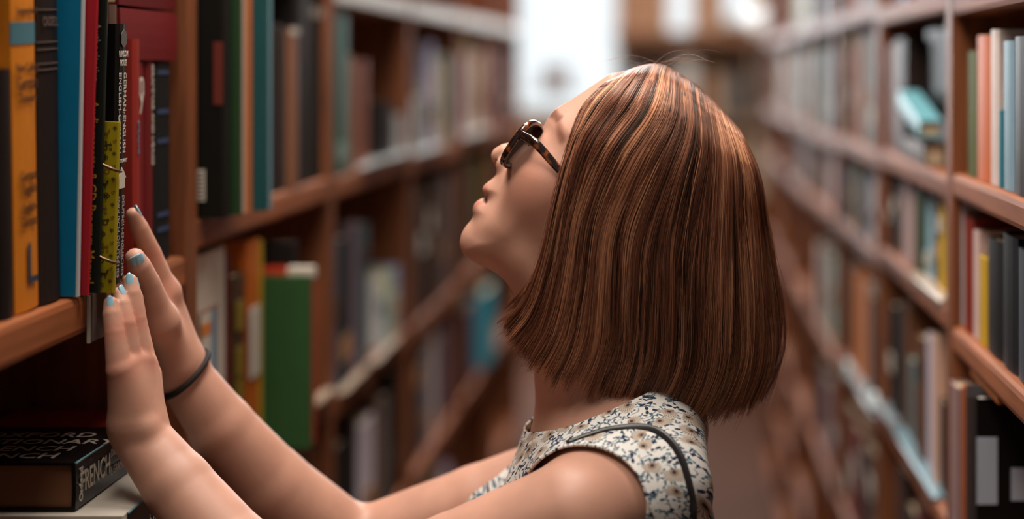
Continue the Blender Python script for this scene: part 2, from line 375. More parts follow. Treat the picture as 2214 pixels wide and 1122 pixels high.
# rest of bay 0 (right of the hand)
b = book('short brown book behind the top of the black dictionary', g0, 'L', -.528, 1.585, 1.606, Z0, ztop(12, 1.595)-Z0, c=(88, 66, 56), lean=.5)
b = book('thin red book whose spine sticks out above the fingertip', g0, 'L', -.522, 1.632, 1.655, Z0, ztop(86, 1.64)-Z0, c=(138, 44, 36), lean=.6)
on_spine(b, 'SPRACHE', .008, 0, .13, mat('print_bluegrey', (80, 110, 130)), 'down', x=.0006)
b = book('dark red book with cream letters ny on its spine', g0, 'L', -.530, 1.658, 1.692, Z0, ztop(133, 1.67)-Z0, c=(112, 26, 26), lean=.4)
on_spine(b, 'n', .030, .003, ztop(180, 1.67)-Z0, WHT, 'hor', x=.0005); on_spine(b, 'y', .030, .003, ztop(212, 1.67)-Z0, WHT, 'hor', x=.0005)
b = book('maroon book with a column of tiny pale lettering', g0, 'L', -.530, 1.694, 1.722, Z0, ztop(133, 1.71)-Z0, c=(100, 28, 28), lean=.2)
on_spine(b, 'GRAMMAR AND USAGE', .0095, .004, .150, WHT, 'down', x=.0006)
b = book('navy blue cloth book beside the wooden upright', g0, 'L', -.530, 1.7235, 1.7775, Z0, ztop(133, 1.75)-Z0, c=(34, 35, 34), rough=.6)
for zz in (.03, .045, .12, .15, .19): band(b, 'blue_band', .0530, zz, zz+.005, fr=.7, m=mat('band_navy', (46, 60, 88)))
b = book('large crimson cloth book lying on top of the maroon and navy books', g0, 'L', -.528, ztop(133, 1.71)+.001, ztop(133, 1.71)+.051, 1.609, .18, c=(104, 24, 25), flat=True)
b = book('second crimson book, upper one of the lying pair', g0, 'L', -.529, ztop(133, 1.71)+.053, ztop(133, 1.71)+.103, 1.609, .18, c=(96, 22, 24), flat=True)
# --- bay 0 lower shelf: stack
g2 = 'dictionaries lying in a stack under the hands'
b = book('black French dictionary lying on the stack below the hands', g2, 'L', -.522, 1.1156, 1.1576, 1.474, .145, .135, c=(30, 26, 24), flat=True, page=3, rough=.3, rnd=False)
on_spine(b, 'FRENCH', .026, 0, .047, WHT, 'up', .78, x=.0012)
patch(b, 'pale_edge', -.001, .0008, -.0208, -.0198, 0, .145, mat('edge_blue', (110, 150, 160)))  # highlight along the top edge, painted as a pale strip
on_spine(b, 'DICTIONARY', .0105, -.0085, .113, GRYT, 'up', .85, x=.0012)
on_spine(b, '& GRAMMAR', .0105, .0075, .110, GRYT, 'up', .85, x=.0012)
ox = on_spine(b, 'Oxford', .0125, 0, .0095, WHT, 'down', .8, x=.0012)
ox.rotation_euler = Matrix((Vector((0, -1, 0)), Vector((0, 0, -1)), Vector((1, 0, 0)))).transposed().to_euler()
TT = mat('print_cover', (176, 160, 146))
for s, zz, xx in (('FRENCH', .022, -.07), ('FRENCH', .050, -.066), ('DICTIONARY', .078, -.066), ('OXFORD', .106, -.07)):
    o = link('lettering', text_mesh(s, .026, TT, width=.95), b, (xx, -.021-.0005, zz)); X, Y_ = Vector((1, 0, 0)), Vector((0, 0, 1))
    o.rotation_euler = Matrix((X, Y_, X.cross(Y_))).transposed().to_euler()
b = book('second lying dictionary with cream page block and black spine', g2, 'L', -.477, 1.070, 1.1148, 1.462, .22, .16, c=(196, 186, 172), flat=True, page=2, rough=.3, rnd=False)
patch(b, 'black_spine', -.0005, .0008, -.0222, .0222, .010, .2195, mat('spine_black', (24, 26, 28), rough=.35))
on_spine(b, 'French Dictionary', .014, 0, .085, WHT, 'up', 1, x=.0014)
patch(b, 'pale_edge', -.001, .0011, -.0225, -.0212, .010, .2195, mat('edge_blue', (110, 150, 160)))
[q for q in b.children if q.name.startswith('pages')][0].data.materials[0] = mat('pages_ivory', (196, 186, 170), rough=.7)
patch(b, 'cream_cover_end', -.155, -.001, -.0223, .0223, -.0008, .0008, mat('pages_ivory', (196, 186, 170), rough=.7))
b = book('third dictionary, lowest of the lying stack', g2, 'L', -.48, 1.0225, 1.0690, 1.462, .22, .16, c=(70, 50, 44), flat=True, page=1)
b = book('blue book lying in the dark under a red one, behind the French dictionary', g2, 'L', -.548, 1.0225, 1.085, 1.69, .10, .15, c=(50, 84, 104), flat=True)
b = book('red book lying in the dark behind the French dictionary', g2, 'L', -.545, 1.0865, 1.140, 1.69, .10, .15, c=(140, 44, 30), flat=True)
# --- left bay 1 upper
Z1 = LSH[1]; g3 = 'books standing on the upper shelf of the second left bay'
def bl(label, xs, Y0, Y1, z, zt, c, group=g3, **kw): return book(label, group, 'L', xs, Y0, Y1, z, zt-z, kw.pop('d', .16), c=c, **kw)
b = bl('black book with a red stripe and barcode sticker by the upright', -.497, 1.857, 1.892, Z1, 1.60, (30, 28, 24), d=.19, rough=.45)
patch(b, 'red_stripe', -.0115, -.0015, -.0182, -.0168, ztop(228, 1.86)-Z1, ztop(92, 1.86)-Z1, mat('stripe_red', (98, 36, 24), rough=.8))
patch(b, 'barcode_sticker', -.0300, -.0208, -.0182, -.0168, ztop(436, 1.86)-Z1, ztop(368, 1.86)-Z1, WHT)
for k in range(7): patch(b, 'barcode_bar', -.0288, -.0225, -.0184, -.0181, ztop(432, 1.86)-Z1+k*.0045, ztop(432, 1.86)-Z1+k*.0045+.002, mat('bar_black', (60, 54, 50)))
b = bl('forest green book next to the black striped book', -.491, 1.8945, 1.918, Z1, 1.60, (36, 60, 34), d=.19)
b = bl('narrow cream and tan book beside the teal book', -.487, 1.9195, 1.942, Z1, 1.60, (178, 108, 66), d=.19, rnd=False)
patch(b, 'cream_edge', -.010, -.004, -.0116, -.0108, 0, 1.6-Z1, WHT)
b = bl('tall teal book jutting out over the shelf edge', -.4745, 1.944, 1.975, Z1, 1.60, (30, 74, 76), d=.19)
patch(b, 'pale_edge', -.003, .0008, .009, .0148, 0, 1.6-Z1, mat('edge_blue', (110, 150, 160)))
b = bl('dark brown book after the teal book', -.530, 2.215, 2.265, Z1, ztop(52, 2.24), (58, 40, 32))
b = bl('thin grey book leaning before the tan one', -.527, 2.269, 2.284, Z1, ztop(60, 2.28), (64, 56, 54))
b = bl('tan book with white top among dark books', -.522, 2.292, 2.335, Z1, ztop(62, 2.31), (140, 92, 66), lean=1.0)
patch(b, 'white_top', -.01, .0008, -.02, .02, ztop(76, 2.31)-Z1, ztop(62, 2.31)-Z1, WHT)
b = bl('tall black book with grey lettering near its top', -.528, 2.345, 2.43, Z1, 1.60, (40, 34, 32))
b = bl('black book at the far end of the second left bay', -.530, 2.432, 2.528, Z1, 1.60, (32, 28, 26))
on_spine(b, 'HISTORY', .02, 0, .24, WHT, 'hor', x=.001)
# left bay 1 lower
Z1b = LSH2[1]; g4 = 'books standing on the lower shelf of the second left bay'
b = bl('white binder with orange and blue label by the upright', -.528, 1.868, 1.985, Z1b, ztop(545, 1.92), (196, 186, 172), g4, rough=.5)
patch(b, 'tan_frame', 0, .0012, -.054, .018, ztop(1010, 1.9)-Z1b, ztop(668, 1.9)-Z1b, mat('frame_tan', (150, 110, 84)))
patch(b, 'white_panel', 0, .0016, -.052, .012, ztop(1008, 1.9)-Z1b, ztop(676, 1.9)-Z1b, WHT)
patch(b, 'orange_block', 0, .002, -.052, -.014, ztop(724, 1.9)-Z1b, ztop(698, 1.9)-Z1b, mat('block_orange', (200, 120, 50)))
patch(b, 'blue_block', 0, .002, -.012, .006, ztop(1000, 1.9)-Z1b, ztop(676, 1.9)-Z1b, mat('block_blue', (84, 128, 158)))
b = bl('dark red book between white binder and olive book', -.530, 1.988, 2.016, Z1b, ztop(550, 2.0), (96, 30, 26), g4)
b = bl('brown book with olive yellow patches on its spine', -.530, 2.018, 2.083, Z1b, ztop(596, 2.05), (74, 50, 34), g4)
for q in (.07, .11, .165): patch(b, 'olive_patch', 0, .0012, -.02, .012, q, q+.035, mat('olive', (126, 106, 30)))
b = bl('orange book with a white block and yellow edge', -.528, 2.085, 2.148, Z1b, ztop(522, 2.1), (178, 92, 34), g4, d=.18)
patch(b, 'white_block', 0, .0012, -.03, .022, ztop(812, 2.12)-Z1b, ztop(662, 2.12)-Z1b, WHT)
patch(b, 'yellow_edge', -.002, .0014, .024, .031, 0, ztop(522, 2.12)-Z1b-.002, mat('edge_yellow', (176, 148, 36)))
b = bl('plain green book pulled far out, its front cover facing us', -.4685, 2.152, 2.172, Z1b, ztop(601, 2.152), (48, 84, 46), g4, d=.18, rnd=False, rough=.6)
b = bl('red book with white corner showing above the green cover', -.470, 2.174, 2.196, Z1b, ztop(580, 2.18), (176, 60, 40), g4, d=.18, rnd=False)
patch(b, 'white_corner', -.032, .0008, -.0112, .0112, ztop(602, 2.18)-Z1b, ztop(579.5, 2.18)-Z1b, WHT)
b = bl('black book behind the green cover', -.500, 2.20, 2.235, Z1b, ztop(528, 2.2), (32, 28, 26), g4, d=.18)
# left bay 2 upper
Z2 = LSH[2]; g5 = 'books standing on the upper shelf of the third left bay'
b = bl('sea green book at the start of the third left bay', -.526, 2.598, 2.70, Z2, ztop(28, 2.64), (42, 100, 88), g5)
patch(b, 'pale_label', 0, .0012, -.04, .04, .02, .05, mat('label_sage', (120, 150, 140)))
b = bl('beige book beside the sea green book', -.528, 2.703, 2.75, Z2, ztop(118, 2.72), (150, 118, 92), g5)
b = bl('rust brown book after the beige book', -.530, 2.752, 2.80, Z2, ztop(136, 2.77), (120, 66, 44), g5)
b = bl('orange brown book, fourth in the third left bay', -.530, 2.802, 2.90, Z2, ztop(130, 2.85), (136, 74, 48), g5)
b = bl('small black book before the gap in the third left bay', -.530, 3.0, 3.16, Z2, ztop(222, 3.1), (34, 28, 26), g5)
b = bl('small white book ending the third left bay', -.526, 3.17, 3.255, Z2, ztop(250, 3.2), (176, 172, 170), g5)
def papers(label, x0, x1, y0, y1, z, n, seed, c=(204, 202, 198)):
    r = bpy.data.objects.new('paper_stack', None); COL.objects.link(r); r.location = ((x0+x1)/2, (y0+y1)/2, z)
    tag(r, label, 'papers', 'loose white papers on the shelf edges')
    rd = random.Random(seed); hx, hy = (x1-x0)/2, (y1-y0)/2
    for k in range(n):
        o = link('sheet', mesh('sheet', boxv(-hx, hx, -hy, hy, 0, .0030), BOXF, mat('paper_white', c, rough=.35, spec=.6)), r, (rd.uniform(-.004, .004), rd.uniform(-.006, .006), .0032*k), (0, 0, rd.uniform(-.03, .03)))

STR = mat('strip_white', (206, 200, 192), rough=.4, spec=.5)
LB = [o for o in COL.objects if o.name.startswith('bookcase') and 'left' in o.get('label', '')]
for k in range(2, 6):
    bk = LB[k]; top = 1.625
    o = box('label_strip', XL+.0004, XL+.0022, LY[k]+.021, LY[k+1]-.021, top-.030, top-.003, STR); o.parent = bk; o.matrix_parent_inverse = Matrix.Translation(-bk.location)  # window reflection on the glossy shelf edge, put in as a white strip
# ---------------------------------------------------------------- generic books of the blurred bays
NAMES = [((28, 26, 24), 'black'), ((60, 42, 34), 'dark brown'), ((98, 62, 46), 'brown'), ((110, 34, 30), 'maroon'), ((150, 50, 36), 'red'), ((190, 172, 150), 'cream'),
         ((168, 136, 108), 'beige'), ((206, 202, 196), 'white'), ((70, 84, 98), 'slate blue'), ((140, 170, 186), 'pale blue'), ((30, 110, 126), 'teal'), ((44, 70, 50), 'green'),
         ((190, 106, 50), 'orange'), ((196, 164, 44), 'yellow'), ((120, 104, 110), 'mauve grey'), ((96, 96, 96), 'grey'), ((104, 96, 44), 'olive')]
CN = {n: c for c, n in NAMES}
def fill(side, bay, shelf_word, z, room, cols, ths, tops=None, y0=None, y1=None, group=None, jut=0, start=0, seed=0):
    rd = random.Random(seed*77+bay*13+len(shelf_word))
    Ys = LY if side == 'L' else RY
    y = (Ys[bay]+.0225) if y0 is None else y0; ye = Ys[bay+1]-.0225 if y1 is None else y1
    sd = 'left' if side == 'L' else 'right'; n = 0
    group = group or 'blurred books on the %s shelf of the %s %s bay' % (shelf_word, ORD[bay], sd)
    while n < 40:
        t = ths[n % len(ths)]*rd.uniform(.85, 1.15)
        if y+t > ye: break
        cn = cols[n % len(cols)]; h = room*(tops[n % len(tops)] if tops else rd.uniform(.72, .95))
        x = (XL-.010 if side == 'L' else XR+.012)+rd.uniform(-.006, .003)*(1 if side == 'L' else -1)
        c = tuple(max(12, min(235, int(v*rd.uniform(.9, 1.1)))) for v in CN[cn])
        o = book('%s book, %s from the near end, %s shelf, %s %s bay' % (cn, ORD[n+start] if n+start else 'first', shelf_word, ORD[bay], sd), group, side, x, y, y+t, z, h, .14, c=c, rough=.65, lean=rd.uniform(-.4, .4))
        if rd.random() < .45:
            q = rd.uniform(.12, .7); pc = rd.choice([(200, 190, 176), (60, 50, 46), (170, 120, 70)])
            patch(o, 'spine_label', 0, .0016, -t*.36, t*.36, h*q, h*(q+.16), mat('label_%d' % pc[0], pc))
        y += t+.0015; n += 1
# left bays, upper shelves
fill('L', 3, 'upper', LSH[3], .25, ['mauve grey', 'white', 'black', 'cream', 'slate blue', 'white', 'cream', 'teal', 'white', 'black'], [.055, .07, .06], [.7, .45, .8, .55, .42, .9], seed=1)
fill('L', 4, 'upper', LSH[4], .25, ['cream', 'white', 'beige', 'brown', 'white', 'dark brown', 'cream'], [.075, .09], [.9, .8, .95], seed=2)
fill('L', 5, 'upper', LSH[5], .25, ['dark brown', 'brown', 'mauve grey', 'dark brown'], [.12], [.9], seed=3)
fill('L', 2, 'lower', LSH2[2], .27, ['slate blue', 'black', 'mauve grey'], [.09, .10, .08], [.86, .84, .9], y1=3.0, seed=4)
fill('L', 2, 'lower', LSH2[2], .27, ['white', 'pale blue', 'cream'], [.05, .04], [.45, .3], y0=3.02, start=3, seed=5)
fill('L', 3, 'lower', LSH2[3], .27, ['mauve grey', 'dark brown', 'brown', 'dark brown', 'black', 'brown'], [.09, .07], [.95, .9], seed=6)
fill('L', 4, 'lower', LSH2[4], .27, ['dark brown', 'brown', 'dark brown', 'black', 'olive', 'dark brown'], [.1], [.95, .9], seed=7)
fill('L', 5, 'lower', LSH2[5], .27, ['dark brown', 'black', 'dark brown'], [.16], [.9], seed=8)
fill('L', 2, 'lowest', .70, .25, ['mauve grey', 'black', 'dark brown', 'white', 'brown'], [.07, .11], [.95, .8], seed=9)
fill('L', 3, 'lowest', .70, .25, ['black', 'dark brown', 'mauve grey', 'white', 'dark brown', 'mauve grey'], [.1], [.75, .9], seed=10)
fill('L', 4, 'lowest', .70, .25, ['dark brown', 'black', 'mauve grey', 'black'], [.13], [.8], y1=4.49, seed=11)
fill('L', 1, 'lowest', .70, .25, ['brown', 'white', 'mauve grey', 'cream', 'slate blue', 'black'], [.07, .09], [.95, .9], y0=1.95, seed=12)
fill('L', 3, 'bottom', .38, .25, ['black', 'dark brown', 'slate blue', 'brown', 'white'], [.12], [.85], seed=13)
# right bay 0 (nearest)
gR = 'books on the upper shelf of the nearest right bay'
def br(label, px0, px1, z, zt, c, group=gR, x=XR+.011, **kw):
    return book(label, group, 'R', x, YR(px1, x), min(YR(px0, x), 1.9615 if YR(px1, x) < 1.97 else 2.69), z, zt-z, kw.pop('d', .13), c=c, **kw)
ZR = RSH[0]
br('olive green thin book by the near right upright', 2088, 2108, ZR[1], ztop(112, 1.9), (84, 92, 44))
br('bright orange book on the nearest right shelf', 2109, 2137, ZR[1], ztop(78, 1.84), (196, 98, 44))
br('pale pink white book beside the orange book', 2138, 2156, ZR[1], ztop(66, 1.77), (206, 188, 180))
br('thin teal book between white and pale blue books', 2157, 2165, ZR[1], ztop(240, 1.73), (30, 110, 126))
br('pale blue tall book on the nearest right shelf', 2166, 2188, ZR[1], ztop(90, 1.69), (124, 152, 166))
br('dark brown book at the right edge of the picture', 2190, 2222, ZR[1], ztop(80, 1.62), (58, 44, 42))
gR2 = 'books on the middle shelf of the nearest right bay'
br('small red and white book on the middle right shelf', 2064, 2080, ZR[2], ztop(432, 1.95), (190, 180, 180), gR2)
br('brick red book before the yellow one', 2081, 2100, ZR[2], ztop(470, 1.92), (130, 44, 30), gR2)
b = br('white and pink book leaning on the yellow book', 2101, 2112, ZR[2], ztop(500, 1.88), (206, 176, 170), gR2)
br('golden yellow book on the middle right shelf', 2113, 2130, ZR[2], ztop(560, 1.82), (196, 156, 40), gR2)
br('black book right of the yellow book', 2131, 2163, ZR[2], ztop(520, 1.76), (34, 32, 32), gR2)
br('dark slate book, second right of the yellow book', 2164, 2196, ZR[2], ztop(510, 1.68), (34, 36, 40), gR2)
br('grey blue book at the right picture edge, middle shelf', 2197, 2230, ZR[2], ztop(540, 1.62), (60, 66, 74), gR2)
gR3 = 'books and binders on the lower shelf of the nearest right bay'
br('tall pinkish grey book left of the black binder', 2040, 2066, ZR[3]-.0+.0, ztop(800, 2.03), (150, 120, 118), gR3, x=XR-.004)
br('thin orange brown book beside the black binder', 2075, 2084, ZR[3], ztop(820, 1.94), (160, 84, 44), gR3, x=XR)
b = book('black binder with white label facing us, lower right corner', gR3, 'R', XR-.002, 1.79, 1.860, ZR[3]+.0, ztop(860, 1.8)-ZR[3], .2, c=(30, 28, 27), rough=.35, rnd=False, name='binder', page=2)
b['category'] = 'binder'

def facing(bk, nm, x0, x1, z0, z1, m):   # a flat label on the board turned to the camera (right bookcases)
    t = .0692/2
    return patch(bk, nm, x0, x1, t, t+.0018, z0, z1, m)
facing(b, 'white_label', -.048, -.026, .0, .0, WHT) if False else None
q = box('white_label', 0, 0, 0, 0, 0, 0, WHT) if False else None
def face_label(bk, px0, px1, py0, py1, Y, m, nm='white_label'):
    x0, x1 = (px0-VX)/F*Y, (px1-VX)/F*Y
    o = box(nm, x0, x1, Y-.0012, Y+.0002, ztop(py1, Y), ztop(py0, Y), m); o.parent = bk
    o.matrix_parent_inverse = (Matrix.Translation(bk.location)@bk.rotation_euler.to_matrix().to_4x4()).inverted(); return o
BLUW = mat('label_bluish', (176, 184, 196), rough=.6)
face_label(b, 2112, 2156, 946, 1090, 1.79, BLUW); face_label(b, 2186, 2222, 1012, 1082, 1.79, BLUW)
face_label(b, 2090, 2230, 832, 858, 1.79, mat('grey_top', (92, 88, 90)), 'grey_band')
o = book('orange brown book lying on top of the black binder', gR3, 'R', XR+.004, ztop(858, 1.79)+.0095, ztop(858, 1.79)+.026, 1.70, .16, .17, c=(176, 102, 52), flat=True, rnd=False)
o.rotation_euler = (-math.pi/2, 0, math.pi); o.location.y = 1.86
# right bays beyond
gq = 'books on the upper shelf of the second right bay'
R1 = RSH[1]
br('brown book by the upright, upper shelf, second right bay', 1919, 1934, R1[1], ztop(96, 2.6), (112, 70, 50), gq)
br('dusty pink and brown book, upper shelf, second right bay', 1935, 1954, R1[1], ztop(84, 2.45), (58, 42, 38), gq)
book('tall black book in the dark of the second right bay', gq, 'R', XR+.037, 2.275, 2.445, R1[1], .18, .13, c=(28, 27, 26))
book('nearer black book standing in the second right bay', gq, 'R', XR+.037, 2.10, 2.27, R1[1], .185, .13, c=(24, 23, 22))
t_ = book('pale turquoise glossy book lying tilted in the second right bay', gq, 'R', XR+.002, 1.400, 1.424, 2.16, .22, .030, c=(110, 170, 180), flat=True, rough=.4, rnd=False)
t_.location = (XR-.004, 2.425, 1.452); t_.rotation_euler = (-math.pi/2-.16, 0, math.pi)
o = book('grey book lying flat under the turquoise book', gq, 'R', XR+.004, R1[1]+.001, R1[1]+.03, 2.2, .2, .030, c=(110, 100, 96), flat=True); o.rotation_euler = (-math.pi/2, 0, math.pi); o.location.y = 2.42
fill('R', 1, 'middle', R1[2], .125, ['black', 'dark brown', 'yellow', 'brown', 'dark brown', 'pale blue', 'green', 'brown', 'beige', 'cream', 'beige', 'brown'], [.05, .04, .045], [.82, .9, .95, .88], seed=21)
fill('R', 1, 'lower', R1[3], .21, ['black', 'black', 'cream', 'white', 'brown', 'maroon', 'grey', 'brown'], [.07, .06, .05], [.42, .55, .9, .85, .8], y0=2.02, seed=22)
fill('R', 1, 'lowest', R1[4], .25, ['dark brown', 'brown', 'black', 'maroon', 'dark brown'], [.11, .09], [.8, .95], seed=23)
fill('R', 2, 'upper', RSH[2][1], .20, ['dark brown', 'mauve grey', 'brown', 'pale blue', 'beige', 'cream', 'orange', 'maroon', 'beige', 'cream', 'brown'], [.055, .06, .07], [.95, .9, 1], seed=24)
fill('R', 3, 'upper', RSH[3][1], .20, ['beige', 'maroon', 'beige', 'mauve grey', 'pale blue', 'brown', 'beige', 'mauve grey'], [.085], [.95, .9], seed=25)
fill('R', 4, 'upper', RSH[4][1], .20, ['mauve grey', 'beige', 'pale blue', 'grey', 'beige'], [.13], [.95, .9], seed=26)
fill('R', 5, 'upper', RSH[5][1], .20, ['beige', 'grey', 'mauve grey', 'cream'], [.16], [.95, .9], seed=27)
fill('R', 0, 'top', RSH[0][0], .2, ['cream', 'brown', 'orange'], [.08], [.8], y0=1.65, seed=28)
fill('R', 1, 'top', RSH[1][0], .2, ['cream', 'white', 'beige', 'orange', 'dark brown', 'pale blue', 'grey'], [.09], [.8, .6], seed=29)
fill('R', 2, 'top', RSH[2][0], .25, ['orange', 'mauve grey', 'cream', 'pale blue', 'beige', 'orange', 'grey'], [.09], [.9, .8], seed=30)
fill('R', 3, 'top', RSH[3][0], .25, ['slate blue', 'mauve grey', 'brown', 'pale blue', 'black'], [.13], [.9, .8], seed=31)
fill('R', 4, 'top', RSH[4][0], .25, ['grey', 'white', 'pale blue', 'cream'], [.16], [.9, .8], seed=32)
fill('R', 2, 'middle', RSH[2][2], .13, ['grey', 'teal', 'white', 'pale blue', 'slate blue', 'slate blue', 'dark brown', 'yellow', 'brown', 'slate blue', 'mauve grey'], [.06, .055], [.8, .9], seed=33)
fill('R', 3, 'middle', RSH[3][2], .13, ['slate blue', 'yellow', 'brown', 'white', 'mauve grey', 'brown', 'yellow', 'dark brown'], [.08], [.8, .9], seed=34)
fill('R', 4, 'middle', RSH[4][2], .13, ['beige', 'grey', 'mauve grey', 'brown'], [.15], [.9], seed=35)
fill('R', 2, 'lower', RSH[2][3], .22, ['brown', 'grey', 'black', 'white', 'orange', 'orange', 'brown', 'mauve grey'], [.08, .07], [.85, .9, .8], seed=36)
fill('R', 3, 'lower', RSH[3][3], .22, ['mauve grey', 'white', 'white', 'mauve grey', 'slate blue', 'white', 'mauve grey'], [.1], [.85, .9, .8], seed=37)
fill('R', 2, 'lowest', RSH[2][4], .22, ['dark brown', 'brown', 'black', 'maroon', 'brown'], [.12], [.85, .9, .8], seed=38)
fill('R', 3, 'lowest', RSH[3][4], .22, ['brown', 'orange', 'mauve grey', 'dark brown'], [.15], [.85, .9, .8], seed=39)
# glossy papers catching the light on the shelf edges
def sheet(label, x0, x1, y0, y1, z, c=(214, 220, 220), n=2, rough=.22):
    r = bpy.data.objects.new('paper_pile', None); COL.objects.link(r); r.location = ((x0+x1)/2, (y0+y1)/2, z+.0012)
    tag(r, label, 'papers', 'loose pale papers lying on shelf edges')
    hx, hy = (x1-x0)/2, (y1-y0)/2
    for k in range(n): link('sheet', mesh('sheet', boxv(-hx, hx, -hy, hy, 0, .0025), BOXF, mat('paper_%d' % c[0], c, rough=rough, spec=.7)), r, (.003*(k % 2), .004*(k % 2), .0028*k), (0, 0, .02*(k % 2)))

# the cross bookcase at the end of the aisle
CB = tag(bpy.data.objects.new('cross_bookcase', None), 'pale filled bookcase standing across the far end of the aisle', 'bookcase'); COL.objects.link(CB); CB.location = (.55, 8.1, 0)
def cb(n, *a, **k):
    o = box(n, *a, **k); o.parent = CB; o.matrix_parent_inverse = Matrix.Translation((-.55, -8.1, 0)); return o
CX0, CX1, CY = wx(1337, 8.0), 1.6, 8.0
CPAL = mat('cross_paint', (150, 122, 100), rough=.6, noise=.1, nscale=4)
for a in (CX0, CX0+.62, CX0+1.24, CX1-.02): cb('side_panel', a, a+.02, CY, CY+.3, 0, wz(92, 8.0), CPAL)
cb('back_panel', CX0+.02, CX1-.02, CY+.29, CY+.3, 0, wz(92, 8.0), CPAL)
czs = [wz(92, 8.0), wz(255, 8.0), .9, .55, .2]
for z in czs: cb('shelf', CX0, CX1, CY-.004, CY+.3, z-.025, z, CPAL)
cb('cornice', CX0-.02, CX1+.01, CY-.03, CY+.31, wz(92, 8.0)+.0005, wz(92, 8.0)+.05, mat('cornice_brown', (120, 80, 56)))
rd = random.Random(9); gx_ = 'pale blurred books in the bookcase across the aisle end'
ci = 0
for zi, z in enumerate(czs[1:3]):
    x = CX0+.024
    while x < .62:
        t = rd.uniform(.045, .09); cn = rd.choice(['mauve grey', 'beige', 'white', 'grey', 'cream', 'pale blue', 'brown', 'dark brown', 'beige', 'grey']); h = rd.uniform(.2, .3)
        if not any(abs(x-(CX0+a)) < .0 or (x < CX0+a+.02 and x+t > CX0+a) for a in (.62, 1.24)):
            o = book('%s book, %s from the left, %s row of the bookcase across the aisle end' % (cn, ORD[ci % 18] if ci else 'first', ('upper', 'lower')[zi]), gx_, 'L', 0, -t/2, t/2, 0, h, .15, c=CN[cn], rough=.5)
            o.rotation_euler = (0, 0, -math.pi/2); o.location = (x+t/2, CY+.01, z+.001); ci += 1
        x += t+.002
    ci = 0

sheet('white papers on the edge of the upper shelf, third left bay', -.560, -.514, 2.80, 3.02, Z2)
sheet('white papers at the far end of the upper shelf, third left bay', -.556, -.513, 3.04, 3.25, Z2)
sheet('white papers on the upper shelf edge of the fourth left bay', -.556, -.513, 3.36, 3.7, LSH[3])
sheet('white papers along the upper shelf edge of the fifth left bay', -.556, -.513, 4.10, 4.6, LSH[4])
sheet('cream papers on the lower shelf edge at the end of the second left bay', -.530, -.514, 2.42, 2.52, LSH2[1], c=(190, 168, 146))
sheet('cream papers on the lower shelf edge, start of the third left bay', -.530, -.514, 2.60, 2.80, LSH2[2], c=(190, 168, 146))
sheet('cream papers on the lower shelf edge, middle of the third left bay', -.530, -.514, 2.86, 3.12, LSH2[2], c=(196, 176, 158))
sheet('pale blue papers on the lower right shelf, second bay', .306, .330, 2.10, 2.50, RSH[1][3], c=(120, 150, 160))
sheet('bluish papers further along the lower right shelf, second bay', .306, .330, 2.54, 2.68, RSH[1][3], c=(150, 164, 170))
sheet('bluish papers on the lower right shelf edge, third bay', .306, .330, 2.76, 3.2, RSH[2][3], c=(150, 160, 166))
sheet('white papers on the middle right shelf edge, second bay', .305, .345, 2.04, 2.30, RSH[1][2], c=(190, 180, 170))
for (px_, py_, Yq, lb) in ((1845, 800, 3.08, 'pale round plastic clip on the lower right shelf edge beyond the upright'), (1905, 870, 2.655, 'pale round plastic clip nearer along the lower right shelf edge')):
    v, f = prism([(.017*math.cos(a*math.pi/8), .017*math.sin(a*math.pi/8)) for a in range(16)], -.007, .0015)
    o = link('round_clip', mesh('round_clip', v, f, mat('sticker_pale', (226, 240, 242), rough=.3)), None, P(px_, py_, Yq)); o.location.x = XR-.0085; o.rotation_euler = (0, math.pi/2, 0)  # pale disc added in place of a round out-of-focus glint
    tag(o, lb, 'shelf clip')
o = book('bright turquoise book in the dark low left shelf below the chin', 'blurred books on the lowest shelf of the fifth left bay', 'L', -.515, 4.50, 4.72, .70, .2, .14, c=(40, 160, 180))
GLW = bpy.data.materials.new('lamp_globe_glass'); GLW.use_nodes = True; e_ = GLW.node_tree.nodes['Principled BSDF']; e_.inputs['Emission Color'].default_value = (.84, .93, .96, 1); e_.inputs['Emission Strength'].default_value = .85  # glowing globes below are made up to give the bright far blobs
for (px_, py_, r, lb) in ((1636, 96, .050, 'white glowing globe lamp, left one on the far cross bookcase'), (1688, 52, .044, 'white glowing globe lamp, tallest on the far cross bookcase'), (1736, 100, .044, 'white glowing globe lamp, right one on the far cross bookcase')):
    c = P(px_, py_, 8.12); lp = bpy.data.objects.new('globe_lamp', None); COL.objects.link(lp); zb = wz(92, 8.0)+.051; lp.location = (c.x, c.y, zb); tag(lp, lb, 'lamp', 'globe lamps on the cross bookcase')
    c.z = max(c.z, zb+r+.025)
    bm = bmesh.new(); bmesh.ops.create_uvsphere(bm, u_segments=20, v_segments=12, radius=r, matrix=Matrix.Translation((0, 0, c.z-zb))); g_ = bpy.data.meshes.new('globe'); bm.to_mesh(g_); bm.free(); g_.materials.append(GLW); g_.shade_smooth(); link('globe', g_, lp)  # ball of the made-up glowing globe
    v, f = prism([(.035*math.cos(a*math.pi/8), .035*math.sin(a*math.pi/8)) for a in range(16)], 0.001, .015); link('base', mesh('base', v, f, FR), lp)  # base of the made-up glowing globe
    v, f = prism([(.008*math.cos(a*math.pi/4), .008*math.sin(a*math.pi/4)) for a in range(8)], .015, c.z-zb-r+.003); link('stem', mesh('stem', v, f, FR), lp)
